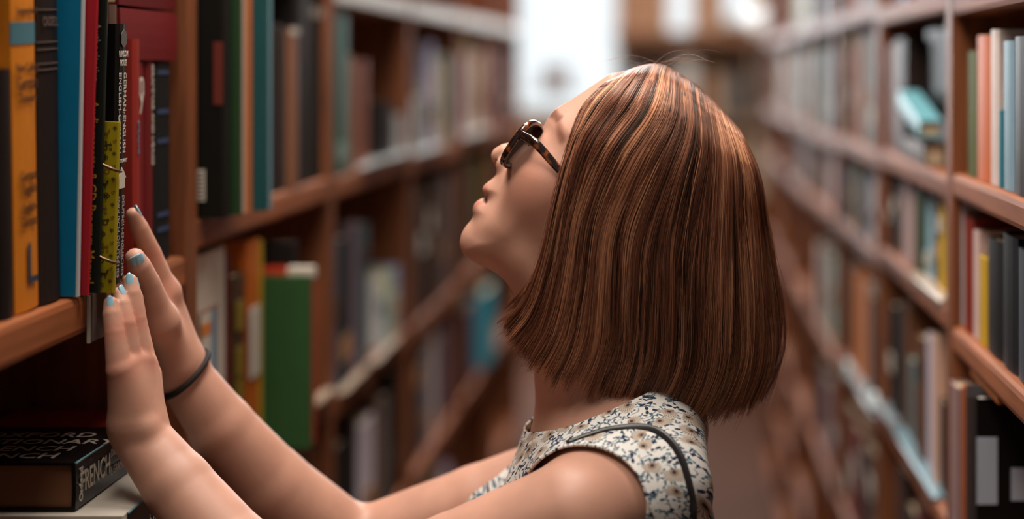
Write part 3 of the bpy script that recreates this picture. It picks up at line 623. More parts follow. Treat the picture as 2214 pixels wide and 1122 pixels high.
# ---------------------------------------------------------------- the woman: one implicit surface
Y0 = 1.60
def V3(px, py, Y=Y0): return np.array(P(px, py, Y))
def smin(a, b, k):
    h = np.clip(.5+.5*(b-a)/k, 0, 1); return b*(1-h)+a*h-k*h*(1-h)
class Cone:
    def __init__(s, a, b, ra, rb, k=.01, sub=False):
        s.a, s.b, s.ra, s.rb, s.k, s.sub = np.array(a, float), np.array(b, float), ra, rb, k, sub
        s.c = (s.a+s.b)/2; s.r = np.linalg.norm(s.a-s.b)/2+max(ra, rb)
    def __call__(s, p):
        d = s.b-s.a; q = p-s.a; t = np.clip(q@d/(d@d), 0, 1)
        return np.sqrt(((q-t[:, None]*d)**2).sum(1))-(s.ra+(s.rb-s.ra)*t)
class Ell:
    def __init__(s, c, r, k=.01, rot=0, sub=False):
        s.c = np.array(c, float); s.rr = np.array(r, float); s.k = k; s.r = max(r); s.sub = sub
        cr, sr = math.cos(rot), math.sin(rot); s.M = np.array([[cr, 0, -sr], [0, 1, 0], [sr, 0, cr]])   # rotates in xz
    def __call__(s, p):
        q = (p-s.c)@s.M; k0 = np.sqrt(((q/s.rr)**2).sum(1)); k1 = np.sqrt(((q/s.rr**2)**2).sum(1))
        return k0*(k0-1)/(k1+1e-9)
class Chain:
    def __init__(s, pts, k=.0004):
        s.seg = [Cone(a[0], b[0], a[1], b[1]) for a, b in zip(pts[:-1], pts[1:])]; s.k = s.jk = k; s.sub = False
        q = np.array([a[0] for a in pts]); s.c = q.mean(0); s.r = np.linalg.norm(q-s.c, axis=1).max()+max(a[1] for a in pts)
    def __call__(s, p):
        d = s.seg[0](p)
        for g in s.seg[1:]: d = smin(d, g(p), s.jk)
        return d
# head: silhouette inflated with a local half width and rounding radius
PROF = [(1318, 160), (1288, 180), (1260, 199), (1236, 215), (1214, 228), (1199, 238), (1186, 254), (1176, 273), (1167, 291), (1156, 306), (1138, 318), (1110, 336), (1090, 352), (1079, 368),
        (1070, 381), (1058, 391), (1049, 399), (1046, 409), (1049, 418), (1054, 423), (1046, 427), (1033, 433), (1026, 441), (1023, 452), (1024, 464), (1019, 475), (1008, 488), (1000, 501), (996, 514), (995, 527), (999, 542),
        (1009, 554), (1028, 566), (1050, 577), (1072, 588), (1093, 606), (1109, 630), (1120, 660), (1160, 705), (1260, 740), (1390, 705), (1470, 655), (1545, 590),
        (1600, 500), (1618, 400), (1598, 310), (1550, 240), (1500, 190), (1440, 160), (1380, 150)]
def px2(p): return np.array([(p[0]-VX)/F*Y0, CZ-(p[1]-VY)/F*Y0])
gx = np.arange(-.235, .09, .0015); gz = np.arange(1.215, 1.52, .0015)
GX, GZ = np.meshgrid(gx, gz, indexing='ij'); Q = np.stack([GX.ravel(), GZ.ravel()], 1)
def sd2(prof):
    pp = np.array([px2(p) for p in prof]); pc = catmull(np.vstack([pp, pp[:1]]), len(pp)*4+1)[:-1]
    dmin = np.full(len(Q), 9.); ins = np.zeros(len(Q), bool)
    for i in range(len(pc)):
        a, b = pc[i], pc[(i+1) % len(pc)]; e = b-a; q = Q-a; t = np.clip(q@e/(e@e+1e-12), 0, 1)
        dmin = np.minimum(dmin, np.sqrt(((q-t[:, None]*e)**2).sum(1)))
        cr = (a[1] > Q[:, 1]) != (b[1] > Q[:, 1])
        with np.errstate(divide='ignore', invalid='ignore'): xi = (b[0]-a[0])*(Q[:, 1]-a[1])/(b[1]-a[1])+a[0]
        ins ^= cr & (Q[:, 0] < xi)
    return np.where(ins, dmin, -dmin).reshape(GX.shape)
d2 = sd2(PROF)
i0 = PROF.index((1138, 318)); i1 = PROF.index((1008, 488))
d2s = sd2(PROF[:i0]+[(1146, 322), (1116, 356), (1088, 392), (1064, 424), (1040, 452)]+PROF[i1:])
WR = [((1420, 350), .077, .085), ((1280, 240), .068, .060), ((1200, 290), .063, .045), ((1210, 390), .066, .048), ((1120, 380), .058, .040), ((1060, 430), .050, .032), ((1012, 515), .034, .028), ((1070, 540), .044, .032),
      ((1150, 560), .054, .036), ((1240, 600), .058, .045), ((1310, 660), .052, .05), ((1320, 480), .073, .07), ((1520, 560), .066, .08), ((1550, 350), .072, .09), ((1230, 490), .064, .045), ((1110, 470), .054, .036)]
ctr = np.array([px2(a[0]) for a in WR]); dd = ((Q[:, None, :]-ctr[None])**2).sum(2)
wt = 1/(dd+.0004)**2; wt /= wt.sum(1, keepdims=True)
Wg = (wt@np.array([a[1] for a in WR])).reshape(GX.shape); Rg = (wt@np.array([a[2] for a in WR])).reshape(GX.shape)
def bil(G, x, z):
    u = np.clip((x-gx[0])/.0015, 0, len(gx)-1.001); v = np.clip((z-gz[0])/.0015, 0, len(gz)-1.001)
    i = u.astype(int); j = v.astype(int); u -= i; v -= j
    return G[i, j]*(1-u)*(1-v)+G[i+1, j]*u*(1-v)+G[i, j+1]*(1-u)*v+G[i+1, j+1]*u*v
class Head:
    k = .012; sub = False; c = np.array([(1310-VX)/F*Y0, Y0, CZ-(430-VY)/F*Y0]); r = .19
    def __call__(s, p):
        ya = np.clip((np.abs(p[:, 1]-Y0)-.012)/.026, 0, 1); ya = ya*ya*(3-2*ya)
        q = bil(d2, p[:, 0], p[:, 2])*(1-ya)+bil(d2s, p[:, 0], p[:, 2])*ya; W = bil(Wg, p[:, 0], p[:, 2]); R = bil(Rg, p[:, 0], p[:, 2]); y = p[:, 1]-Y0
        a = np.maximum(R-q, 0)/R
        g = np.sqrt(a*a+(y/W)**2+1e-12)-1
        # out of the table: plain distance
        far = np.maximum(np.abs(p[:, 0]-s.c[0])-.17, np.abs(p[:, 2]-s.c[2])-.17)
        return np.where(far > 0, np.maximum(g*np.minimum(R, W), far), g*np.minimum(R, W))
def dy(px, py, off): v = V3(px, py); v[1] += off; return v
prims = []
U = prims.append
U(Head())
# nose
U(Cone(V3(1170, 300), V3(1088, 334), .0075, .0085, .008))
U(Cone(V3(1088, 336), V3(1078, 337), .0096, .0068, .004)); U(Cone(V3(1084, 346), V3(1088, 366), .0058, .0042, .006))
for s in (-1, 1):
    U(Ell(dy(1094, 357, s*.0110), (.0085, .0062, .0085), .004))
    U(Ell(dy(1080, 360, s*.0075), (.0070, .0034, .0030), .002, rot=-1.1, sub=True))
    U(Ell(dy(1196, 322, s*.030), (.0125, .0135, .0125), .010))           # lids
    U(Cone(dy(1170, 328, s*.041), dy(1172, 325, s*.019), .0009, .0009, .001, sub=True))
    U(Ell(dy(1190, 405, s*.040), (.024, .0205, .024), .03))              # cheek
    U(Cone(dy(1047, 420, s*.0), dy(1058, 438, s*.020), .0024, .0014, .0018, sub=True))  # mouth line
    U(Ell(dy(1345, 470, s*.074), (.012, .006, .026), .004))             # ear, under the hair
U(Cone(dy(1055, 408, -.011), dy(1055, 408, .011), .0028, .0028, .004))
U(Cone(dy(1053, 442, -.011), dy(1053, 442, .011), .0036, .0036, .004)) if False else None
U(Cone(V3(1010, 520), V3(1014, 512), .010, .009, .012)) if False else None
# neck and torso
U(Cone(V3(1275, 640), V3(1286, 905), .056, .054, .02))
U(Cone(V3(1340, 640), V3(1345, 915), .050, .056, .02))
TOR = [Cone(V3(1300, 948, 1.60), V3(1275, 1078, 1.485), .048, .046, .03), Cone(V3(1310, 948, 1.60), V3(1285, 1078, 1.715), .048, .046, .03),
       Cone(V3(1400, 930, 1.575), V3(1395, 1060, 1.49), .046, .052, .03), Cone(V3(1400, 930, 1.625), V3(1395, 1060, 1.71), .046, .052, .03),
       Ell(V3(1305, 1185), (.098, .150, .125), .03), Ell(V3(1318, 1400), (.087, .128, .20), .03), Ell(V3(1325, 1680), (.105, .160, .15), .03),
       Ell(dy(1195, 1215, -.062), (.042, .050, .050), .02), Ell(dy(1195, 1215, .062), (.042, .050, .050), .02)]
for t in TOR: U(t)
# arms
def arm(sh, rs, el, mid, rm, wr, rw, re=.038, k=.02, extra=()):
    U(Chain([(sh, rs), ((sh*.55+el*.45), (rs+re)*.5+.001), (el, re)], .004)); prims[-1].k = k
    U(Chain([(el, re), (mid, rm)]+list(extra)+[(wr, rw)], .004)); prims[-1].k = .012
arm(V3(1245, 1122, 1.443), .050, V3(662, 1352, 1.46), V3(505, 1200, 1.485), .0365, V3(297, 935, 1.52), .0240, extra=[(V3(385, 1050, 1.505), .0300)])
arm(V3(1255, 1030, 1.745), .049, V3(766, 1188, 1.735), V3(585, 1050, 1.70), .0385, V3(394, 806, 1.655), .0248, extra=[(V3(478, 922, 1.672), .0310)])
# near hand (left)
def hand(wr, mc, rw, k=.012):
    for m, r in mc: U(Cone(wr, m, rw, r, k))
W1 = V3(295, 925, 1.52)
hand(V3(290, 905, 1.513), [(V3(260, 800, 1.498), .0118), (V3(280, 785, 1.512), .0122)], .0195)
hand(V3(302, 905, 1.527), [(V3(302, 782, 1.528), .0124), (V3(312, 792, 1.543), .0122)], .0195)
NEAR = {'pinky': [(258, 800, 1.498, .0112), (247, 718, 1.500, .0086), (241, 678, 1.502, .0076), (239, 655, 1.504, .0060)],
        'ring': [(279, 787, 1.512, .0116), (271, 700, 1.513, .0090), (262, 658, 1.516, .0078), (256, 636, 1.519, .0062)],
        'middle': [(302, 784, 1.528, .0118), (292, 690, 1.529, .0092), (285, 634, 1.531, .0078), (281, 607, 1.533, .0062)],
        'index': [(312, 792, 1.543, .0116), (297, 700, 1.545, .0088), (291, 645, 1.548, .0076), (286, 618, 1.552, .006)],
        'thumb': [(322, 880, 1.552, .014), (322, 810, 1.572, .0115), (312, 765, 1.582, .0085)]}
FAR = {'index': [(352, 628, 1.635, .0135), (326, 548, 1.618, .0098), (301, 492, 1.603, .0084), (288, 464, 1.596, .0066)],
       'middle': [(348, 640, 1.652, .0125), (324, 565, 1.645, .0090), (314, 520, 1.637, .0075), (308, 503, 1.633, .0060)],
       'ring': [(355, 655, 1.665, .0115), (342, 600, 1.663, .0085), (334, 562, 1.655, .0072), (329, 548, 1.652, .0058)],
       'pinky': [(363, 680, 1.680, .0105), (354, 640, 1.680, .008), (342, 612, 1.675, .0066), (340, 600, 1.672, .0054)],
       'thumb': [(342, 695, 1.606, .0175), (317, 612, 1.582, .0122), (300, 575, 1.570, .0108), (292, 558, 1.565, .0090)]}
for D in (NEAR, FAR):
    for n, pts in D.items():
        c = Chain([(V3(a, b, y), r) for a, b, y, r in pts]); c.k = .0018; U(c)
        for a, b, y, r in pts[1:3]:   # knuckle swellings
            pass
hand(V3(390, 790, 1.655), [(V3(356, 640, 1.637), .0150), (V3(350, 650, 1.651), .0140)], .0210)
hand(V3(388, 795, 1.662), [(V3(354, 662, 1.665), .0125), (V3(363, 685, 1.680), .0115)], .0190)
U(Cone(V3(372, 775, 1.640), V3(342, 695, 1.610), .0215, .0165, .014))
U(Ell(V3(344, 672, 1.622), (.0035, .01, .018), .01, rot=.35, sub=True)) if False else None
U(Ell(V3(318, 930, 1.502), (.006, .006, .007), .012))
# legs and feet under the dress
for s in (-1, 1):
    U(Chain([(np.array([-.06, Y0+s*.075, .72]), .078), (np.array([-.075, Y0+s*.075, .42]), .052), (np.array([-.055, Y0+s*.075, .28]), .050), (np.array([-.05, Y0+s*.075, .085]), .034)])); prims[-1].k = .02
    U(Chain([(np.array([-.045, Y0+s*.078, .045]), .034), (np.array([-.19, Y0+s*.085, .028]), .024)])); prims[-1].k = .02

def evalf(prims, p, c=None, br=None):
    d = np.full(len(p), .5)
    for q in prims:
        if c is not None and np.linalg.norm(q.c-c) > q.r+br+.05: continue
        v = q(p)
        if q.sub: d = -smin(-d, v, q.k)
        else: d = smin(d, v, q.k)
    return d
def nets(prims, lo, hi, h, B=20, f=None):
    lo = np.array(lo); hi = np.array(hi); nb = np.ceil((hi-lo)/(h*B)).astype(int); dims = nb*B+2
    ii = np.stack(np.meshgrid(*[np.arange(n) for n in nb], indexing='ij'), -1).reshape(-1, 3)
    cen = lo+(ii+.5)*B*h; br = B*h*.87
    ff = f or (lambda p, c, b: evalf(prims, p, c, b))
    dc = ff(cen, None, None); keep = np.abs(dc) < br*1.9+.012
    ax = np.arange(B+1); L = np.stack(np.meshgrid(ax, ax, ax, indexing='ij'), -1).reshape(-1, 3)
    VI, VP, QD = [], [], []
    cid = lambda g: (g[..., 0]*dims[1]+g[..., 1])*dims[2]+g[..., 2]
    EC = [((0, 0, 0), (1, 0, 0)), ((0, 1, 0), (1, 1, 0)), ((0, 0, 1), (1, 0, 1)), ((0, 1, 1), (1, 1, 1)), ((0, 0, 0), (0, 1, 0)), ((1, 0, 0), (1, 1, 0)), ((0, 0, 1), (0, 1, 1)), ((1, 0, 1), (1, 1, 1)), ((0, 0, 0), (0, 0, 1)), ((1, 0, 0), (1, 0, 1)), ((0, 1, 0), (0, 1, 1)), ((1, 1, 0), (1, 1, 1))]
    for b, c in zip(ii[keep], cen[keep]):
        base = b*B; val = ff(lo+(L+base)*h, c, br).reshape(B+1, B+1, B+1); s = val < 0
        if s.all() or not s.any(): continue
        acc = np.zeros((B, B, B, 3)); cnt = np.zeros((B, B, B))
        for e0, e1 in EC:
            sl = tuple(slice(k, k+B) for k in e0); sm = tuple(slice(k, k+B) for k in e1)
            a0, a1 = val[sl], val[sm]; m = (a0 < 0) != (a1 < 0); t = np.where(m, a0/(a0-a1+1e-20), 0)
            for k in range(3): acc[..., k] += np.where(m, e0[k]+(e1[k]-e0[k])*t, 0)
            cnt += m
        ac = np.argwhere(cnt > 0); g = ac+base
        VI.append(cid(g)); VP.append(lo+(g+acc[cnt > 0]/cnt[cnt > 0][:, None])*h)
        for k in range(3):
            o = [0, 0, 0]; o[k] = 1; sl = tuple(slice(q, q+B) for q in o); s0 = s[:B, :B, :B]; s1 = s[sl]
            for flip, m in ((0, s0 & ~s1), (1, ~s0 & s1)):
                e = np.argwhere(m)+base
                if not len(e): continue
                u = np.zeros(3, int); v = np.zeros(3, int); u[(k+1) % 3] = 1; v[(k+2) % 3] = 1
                q = np.stack([cid(e-u-v), cid(e-v), cid(e), cid(e-u)], 1)
                QD.append(q if not flip else q[:, ::-1])
    VI = np.concatenate(VI); VP = np.concatenate(VP); QD = np.concatenate(QD)
    o = np.argsort(VI); VI = VI[o]; VP = VP[o]
    j = np.searchsorted(VI, QD); j = np.clip(j, 0, len(VI)-1); ok = (VI[j] == QD).all(1)
    return VP, j[ok]
def project(V, fun, it=1, e=.0004):
    for _ in range(it):
        out = V.copy()
        for a in range(0, len(V), 40000):
            p = V[a:a+40000]; f0 = fun(p); g = np.stack([(fun(p+np.eye(3)[k]*e)-fun(p-np.eye(3)[k]*e))/(2*e) for k in range(3)], 1)
            g2 = (g*g).sum(1); st = (f0/np.maximum(g2, .05))[:, None]*g; n = np.linalg.norm(st, axis=1, keepdims=True)
            out[a:a+40000] = p-st*np.minimum(1, .0015/np.maximum(n, 1e-9))
        V = out
    return V
def npmesh(name, V, Fq, m):
    me = bpy.data.meshes.new(name); me.vertices.add(len(V)); me.vertices.foreach_set('co', V.astype(np.float32).ravel())
    k = Fq.shape[1]
    me.loops.add(Fq.size); me.loops.foreach_set('vertex_index', Fq.astype(np.int32).ravel())
    me.polygons.add(len(Fq)); me.polygons.foreach_set('loop_start', np.arange(0, Fq.size, k, dtype=np.int32)); me.update(calc_edges=True); me.validate()
    me.shade_smooth(); me.materials.append(m); return me
# skin
def skin_mat():
    m = bpy.data.materials.new('skin'); m.use_nodes = True; nt = m.node_tree; b = nt.nodes['Principled BSDF']
    at = nt.nodes.new('ShaderNodeAttribute'); at.attribute_name = 'tint'
    geo = nt.nodes.new('ShaderNodeNewGeometry'); n = nt.nodes.new('ShaderNodeTexNoise'); n.inputs['Scale'].default_value = 28; n.inputs['Detail'].default_value = 6
    nt.links.new(geo.outputs['Position'], n.inputs['Vector'])
    r = nt.nodes.new('ShaderNodeMapRange'); r.inputs[3].default_value = .76; r.inputs[4].default_value = 1.18; nt.links.new(n.outputs['Fac'], r.inputs[0])
    sc = nt.nodes.new('ShaderNodeVectorMath'); sc.operation = 'SCALE'; nt.links.new(at.outputs['Color'], sc.inputs[0]); nt.links.new(r.outputs[0], sc.inputs['Scale'])
    nt.links.new(sc.outputs[0], b.inputs['Base Color'])
    b.inputs['Roughness'].default_value = .48; b.inputs['Specular IOR Level'].default_value = .38
    b.inputs['Subsurface Weight'].default_value = .12; b.inputs['Subsurface Radius'].default_value = (.012, .005, .003); b.inputs['Subsurface Scale'].default_value = .6
    n2 = nt.nodes.new('ShaderNodeTexNoise'); n2.inputs['Scale'].default_value = 900; n2.inputs['Detail'].default_value = 3; nt.links.new(geo.outputs['Position'], n2.inputs['Vector'])
    bp = nt.nodes.new('ShaderNodeBump'); bp.inputs['Strength'].default_value = .12; bp.inputs['Distance'].default_value = .0006; nt.links.new(n2.outputs['Fac'], bp.inputs['Height']); nt.links.new(bp.outputs[0], b.inputs['Normal'])
    return m
person = bpy.data.objects.new('person', None); COL.objects.link(person); person.location = (-.06, Y0, 0)
tag(person, 'woman in sleeveless floral dress looking up, both hands on the books at left', 'person')
PINV = Matrix.Translation((.06, -Y0, 0))
def child(o, par=None):
    o.parent = par or person
    if par is None: o.matrix_parent_inverse = PINV
    return o
BP = [q for q in prims if q is not None]
lo, hi = (-.57, 1.35, .0), (.08, 1.85, 1.52)
Vb, Fb = nets(BP, lo, hi, .0019)
Vb = project(Vb, lambda p: evalf(BP, p, p.mean(0), np.linalg.norm(p-p.mean(0), axis=1).max()) if len(p) < 5 else evalf(BP, p), 1)
me = npmesh('body', Vb, Fb, skin_mat())
base = np.array(lin((196, 146, 124))); col = np.tile(base, (len(Vb), 1))
def mask(c, r0, r1, scale=(1, 1, 1)):
    d = np.sqrt((((Vb-c)*np.array(scale))**2).sum(1)); return np.clip((r1-d)/(r1-r0), 0, 1)
def capmask(a, b, r0, r1):
    d = Cone(a, b, 0, 0)(Vb); return np.clip((r1-d)/(r1-r0), 0, 1)
def paint(m, c, k=1): 
    global col; m = (m*k)[:, None]; col = col*(1-m)+np.array(lin(c))*m
for s in (-1, 1):
    paint(capmask(dy(1049, 409, s*.0), dy(1064, 432, s*.018), .0030, .0050), (184, 112, 94), .6)
    paint(capmask(dy(1033, 444, s*.0), dy(1060, 442, s*.018), .0042, .0062), (186, 108, 92), .6)
    paint(capmask(dy(1197, 243, s*.012), dy(1218, 258, s*.036), .0035, .0065), (112, 66, 48), .85)
    paint(capmask(dy(1218, 258, s*.036), dy(1222, 296, s*.056), .0020, .0060), (126, 78, 58), .75)
    paint(capmask(dy(1048, 419, 0), dy(1067, 440, s*.019), .0024, .0042), (92, 46, 38), .9)
    paint(mask(dy(1175, 400, s*.05), .01, .04), (205, 128, 104), .5)
    paint(mask(dy(1080, 358, s*.0062), .002, .0045), (110, 60, 48), .8)
def seg2(a, b, r0, r1, ymax):
    A, B = px2(a), px2(b); q = Vb[:, [0, 2]]-A; e = B-A; t = np.clip(q@e/(e@e), 0, 1); d = np.sqrt(((q-t[:, None]*e)**2).sum(1))
    return np.clip((r1-d)/(r1-r0), 0, 1)*np.clip((ymax-np.abs(Vb[:, 1]-Y0))/.004, 0, 1)
paint(seg2((1050, 402), (1062, 434), .0030, .0050, .022), (176, 98, 82), .55)
paint(seg2((1030, 440), (1060, 446), .0030, .0052, .021), (176, 92, 78), .6)
paint(seg2((1047, 418), (1062, 440), .0008, .0022, .024), (70, 34, 28), .9)
for n in ('pinky', 'ring', 'middle', 'index'):
    for D in (NEAR, FAR):
        for j, k in ((0, .45), (1, .5)):
            a, b_, y, r = D[n][j]; paint(mask(V3(a, b_, y), r*.7, r*1.8), (196, 116, 96), k)
hl = np.array([px2(q) for q in [(1330, 150), (1292, 222), (1262, 320), (1244, 430), (1230, 530), (1240, 640), (1260, 720)]]); hx = np.interp(-Vb[:, 2], -hl[:, 1], hl[:, 0])
sm = np.clip((Vb[:, 0]-hx)/.006, 0, 1)*(Vb[:, 2] > 1.235)
paint(sm, (104, 66, 48), .9)
at = me.color_attributes.new('tint', 'FLOAT_COLOR', 'POINT')
at.data.foreach_set('color', np.hstack([np.clip(col, 0, 1), np.ones((len(col), 1))]).astype(np.float32).ravel())
body = child(link('body', me))
# nails
NAIL = mat('nail_blue', (140, 182, 200), rough=.18, spec=.6, coat=.6)
def nail(pts, w_, l_, nrm, up=0):
    (a, b_, y, r), (a1, b1, y1, r1) = pts[-1], pts[-2]
    T = Vector(V3(a, b_, y)); D = (T-Vector(V3(a1, b1, y1))).normalized(); N = Vector(nrm); N = (N-D*N.dot(D)).normalized(); B = D.cross(N)
    v = []; f = []; nu, nv = 9, 9
    for i in range(nu):
        for j in range(nv):
            u = -1+2*i/(nu-1); t = -1+2*j/(nv-1)
            wx_ = w_/2*(1-.25*max(0, t)**3)*(1-.10*max(0, -t)**2)
            ang = u*wx_/(r*1.02)*1.0
            v.append(T+D*(t*l_/2*(1-.22*u*u)+up)+B*(math.sin(ang)*r*1.03)+N*(math.cos(ang)*r*1.03+.0003-.0007*max(0, t)))
    top = len(v)
    v += [p-N*.0012 for p in v[:top]]
    for i in range(nu-1):
        for j in range(nv-1):
            q = (i*nv+j, (i+1)*nv+j, (i+1)*nv+j+1, i*nv+j+1); f.append(q); f.append(tuple(reversed([k+top for k in q])))
    rim = [i*nv for i in range(nu)]+[(nu-1)*nv+j for j in range(1, nv)]+[i*nv+nv-1 for i in range(nu-2, -1, -1)]+[j for j in range(nv-2, 0, -1)]
    for k in range(len(rim)): a_, c_ = rim[k], rim[(k+1) % len(rim)]; f.append((a_, a_+top, c_+top, c_))
    o = child(link('fingernail', mesh('fingernail', v, f, NAIL, True))); o['label'] = 'pale blue painted fingernail'
nail(NEAR['pinky'], .0062, .0155, (.25, -.9, .1), -.0015)
nail(NEAR['ring'], .0085, .0120, (.9, -.25, .3), .001)
nail(NEAR['middle'], .0068, .0165, (.30, -.9, 0), -.0015)
nail(NEAR['index'], .009, .0130, (1, .1, 0))
nail(FAR['thumb'], .0150, .0135, (.45, -.9, .1), .001)
nail(FAR['index'], .0095, .0125, (.75, .5, .3), .001)
# eyes
for s in (-1, 1):
    c = dy(1196, 322, s*.030)
    bm = bmesh.new(); bmesh.ops.create_uvsphere(bm, u_segments=24, v_segments=16, radius=.0127, matrix=Matrix.Translation(c)); ey = bpy.data.meshes.new('eye'); bm.to_mesh(ey); bm.free()
    ey.materials.append(mat('eye_white', (205, 196, 190), rough=.1)); ey.shade_smooth(); eo = child(link('eye', ey))
    bm = bmesh.new(); dirv = Vector((-.72, 0, .66)).normalized(); bmesh.ops.create_uvsphere(bm, u_segments=20, v_segments=12, radius=.0062, matrix=Matrix.Translation(Vector(c)+dirv*.0073)); ir = bpy.data.meshes.new('iris'); bm.to_mesh(ir); bm.free()
    ir.materials.append(mat('iris_brown', (46, 30, 22), rough=.1)); ir.shade_smooth(); child(link('iris', ir), eo)
    eo.matrix_parent_inverse = PINV

# dress
def dress_mat():
    m = bpy.data.materials.new('floral_cotton'); m.use_nodes = True; nt = m.node_tree; b = nt.nodes['Principled BSDF']; N = nt.nodes.new; Lk = nt.links.new
    uv = N('ShaderNodeAttribute'); uv.attribute_name = 'cloth'
    def mathn(op, a, c=None, cl=False):
        n = N('ShaderNodeMath'); n.operation = op; n.use_clamp = cl
        for i, q in enumerate((a, c)):
            if q is None: continue
            if isinstance(q, (int, float)): n.inputs[i].default_value = q
            else: Lk(q, n.inputs[i])
        return n.outputs[0]
    def vor(scale, rnd=1.0):
        v = N('ShaderNodeTexVoronoi'); v.voronoi_dimensions = '2D'; v.inputs['Scale'].default_value = scale; v.inputs['Randomness'].default_value = rnd
        warp(v); return v
    nz = N('ShaderNodeTexNoise'); nz.inputs['Scale'].default_value = 45; Lk(uv.outputs['Vector'], nz.inputs['Vector'])
    def warp(v): Lk(uv.outputs['Vector'], v.inputs['Vector'])
    def local(v, scale):
        sv = N('ShaderNodeVectorMath'); sv.operation = 'SUBTRACT'; Lk(uv.outputs['Vector'], sv.inputs[0]); Lk(v.outputs['Position'], sv.inputs[1])
        sx = N('ShaderNodeSeparateXYZ'); Lk(sv.outputs[0], sx.inputs[0]); cs = N('ShaderNodeSeparateColor'); Lk(v.outputs['Color'], cs.inputs[0])
        ang = mathn('ADD', mathn('ARCTAN2', sx.outputs[1], sx.outputs[0]), mathn('MULTIPLY', cs.outputs[0], 6.283))
        r = mathn('MULTIPLY', v.outputs['Distance'], 1/scale)   # metres
        return ang, r, cs
    def mix(col, c2, fac):
        mx = N('ShaderNodeMix'); mx.data_type = 'RGBA'; Lk(fac, mx.inputs[0]); mx.inputs[7].default_value = (*lin(c2), 1)
        if isinstance(col, tuple): mx.inputs[6].default_value = (*lin(col), 1)
        else: Lk(col, mx.inputs[6])
        return mx.outputs[2]
    def less(a, t, soft=.0003): # 1 when a<t
        mr = N('ShaderNodeMapRange'); mr.inputs[3].default_value = 1; mr.inputs[4].default_value = 0
        Lk(mathn('SUBTRACT', a, t) if not isinstance(t, (int, float)) else mathn('SUBTRACT', a, t), mr.inputs[0]); mr.inputs[1].default_value = -soft; mr.inputs[2].default_value = soft
        return mr.outputs[0]
    col = (236, 232, 226)
    # stems: thin iso-lines
    ns = N('ShaderNodeTexNoise'); ns.inputs['Scale'].default_value = 62; ns.inputs['Detail'].default_value = 1; Lk(uv.outputs['Vector'], ns.inputs['Vector'])
    st = less(mathn('ABSOLUTE', mathn('SUBTRACT', ns.outputs['Fac'], .5)), .016, .008)
    br = N('ShaderNodeTexNoise'); br.inputs['Scale'].default_value = 130; Lk(uv.outputs['Vector'], br.inputs['Vector'])
    st = mathn('MULTIPLY', st, less(br.outputs['Fac'], .54, .02))
    col = mix(col, (92, 112, 124), st)
    # leaf sprays at two scales: rotated pointed lobes
    for sc, c_, rad, lob in ((120, (58, 84, 108), .0058, 3), (175, (84, 118, 130), .0036, 2), (95, (46, 54, 74), .0060, 2)):
        v = vor(sc); ang, r, cs = local(v, sc)
        pet = mathn('POWER', mathn('ABSOLUTE', mathn('COSINE', mathn('MULTIPLY', ang, lob/2.0))), 5)
        keep = mathn('LESS_THAN', cs.outputs[1], .44)
        col = mix(col, c_, mathn('MULTIPLY', less(r, mathn('MULTIPLY', pet, rad)), keep))
    # brown feathery flowers
    sc = 52; v = vor(sc, .8); ang, r, cs = local(v, sc)
    fan = mathn('MULTIPLY', mathn('ADD', mathn('COSINE', mathn('MULTIPLY', ang, .5)), 0.12), .0115)
    ray = mathn('ABSOLUTE', mathn('SINE', mathn('MULTIPLY', ang, 12)))
    rare = mathn('LESS_THAN', cs.outputs[1], .55)
    inside = less(r, mathn('MULTIPLY', mathn('ABSOLUTE', fan), mathn('ADD', mathn('MULTIPLY', ray, .35), .7)))
    inside = mathn('MULTIPLY', inside, rare)
    col = mix(col, (214, 204, 190), inside)
    lines = mathn('MULTIPLY', inside, less(ray, .55, .12))
    col = mix(col, (150, 122, 104), lines)
    col = mix(col, (150, 112, 84), mathn('MULTIPLY', less(r, .0042), .55) if False else mathn('MULTIPLY', mathn('MULTIPLY', less(r, .0038), rare), .6))
    col = mix(col, (60, 58, 66), mathn('MULTIPLY', less(r, .0017), rare))
    Lk(col, b.inputs['Base Color']); b.inputs['Roughness'].default_value = .85; b.inputs['Specular IOR Level'].default_value = .15
    n3 = N('ShaderNodeTexNoise'); n3.inputs['Scale'].default_value = 22; n3.inputs['Detail'].default_value = 3; Lk(uv.outputs['Vector'], n3.inputs['Vector'])
    bp = N('ShaderNodeBump'); bp.inputs['Strength'].default_value = .5; bp.inputs['Distance'].default_value = .004; Lk(n3.outputs['Fac'], bp.inputs['Height']); Lk(bp.outputs[0], b.inputs['Normal'])
    return m
SK = [Cone(np.array([-.055, Y0, .72]), np.array([-.055, Y0, .36]), .150, .20, .05)]
SHD = [Cone(V3(1290, 1045, 1.485), V3(1262, 1095, 1.452), .052, .052, .02), Cone(V3(1290, 1045, 1.715), V3(1262, 1085, 1.748), .052, .052, .02)]
DP = [q for q in BP if q.c[2] < 1.35 and q.c[2] > .7 and q.c[0] > -.36]+SK
def fold(p): return .0012*np.sin(p[:, 0]*95+p[:, 2]*40+3*np.sin(p[:, 1]*25))*np.clip((1.15-p[:, 2])*8+.5, 0, 1)
def fdress(p, c=None, b=None): return evalf(DP, p, c, b)-.0045-fold(p)
Vd, Fd = nets(None, (-.30, 1.30, .30), (.20, 1.90, 1.26), .0025, f=fdress)
Vd = project(Vd, lambda p: fdress(p), 1)
dm = npmesh('dress', Vd, Fd, dress_mat())
bm = bmesh.new(); bm.from_mesh(dm)
def cut(co, no):
    geom = bm.verts[:]+bm.edges[:]+bm.faces[:]
    bmesh.ops.bisect_plane(bm, geom=geom, plane_co=co, plane_no=Vector(no).normalized(), clear_outer=True)
for sg in (-1, 1):
    cut((-.094, Y0+sg*.136, 1.17), (-.42, .9*sg, .12))
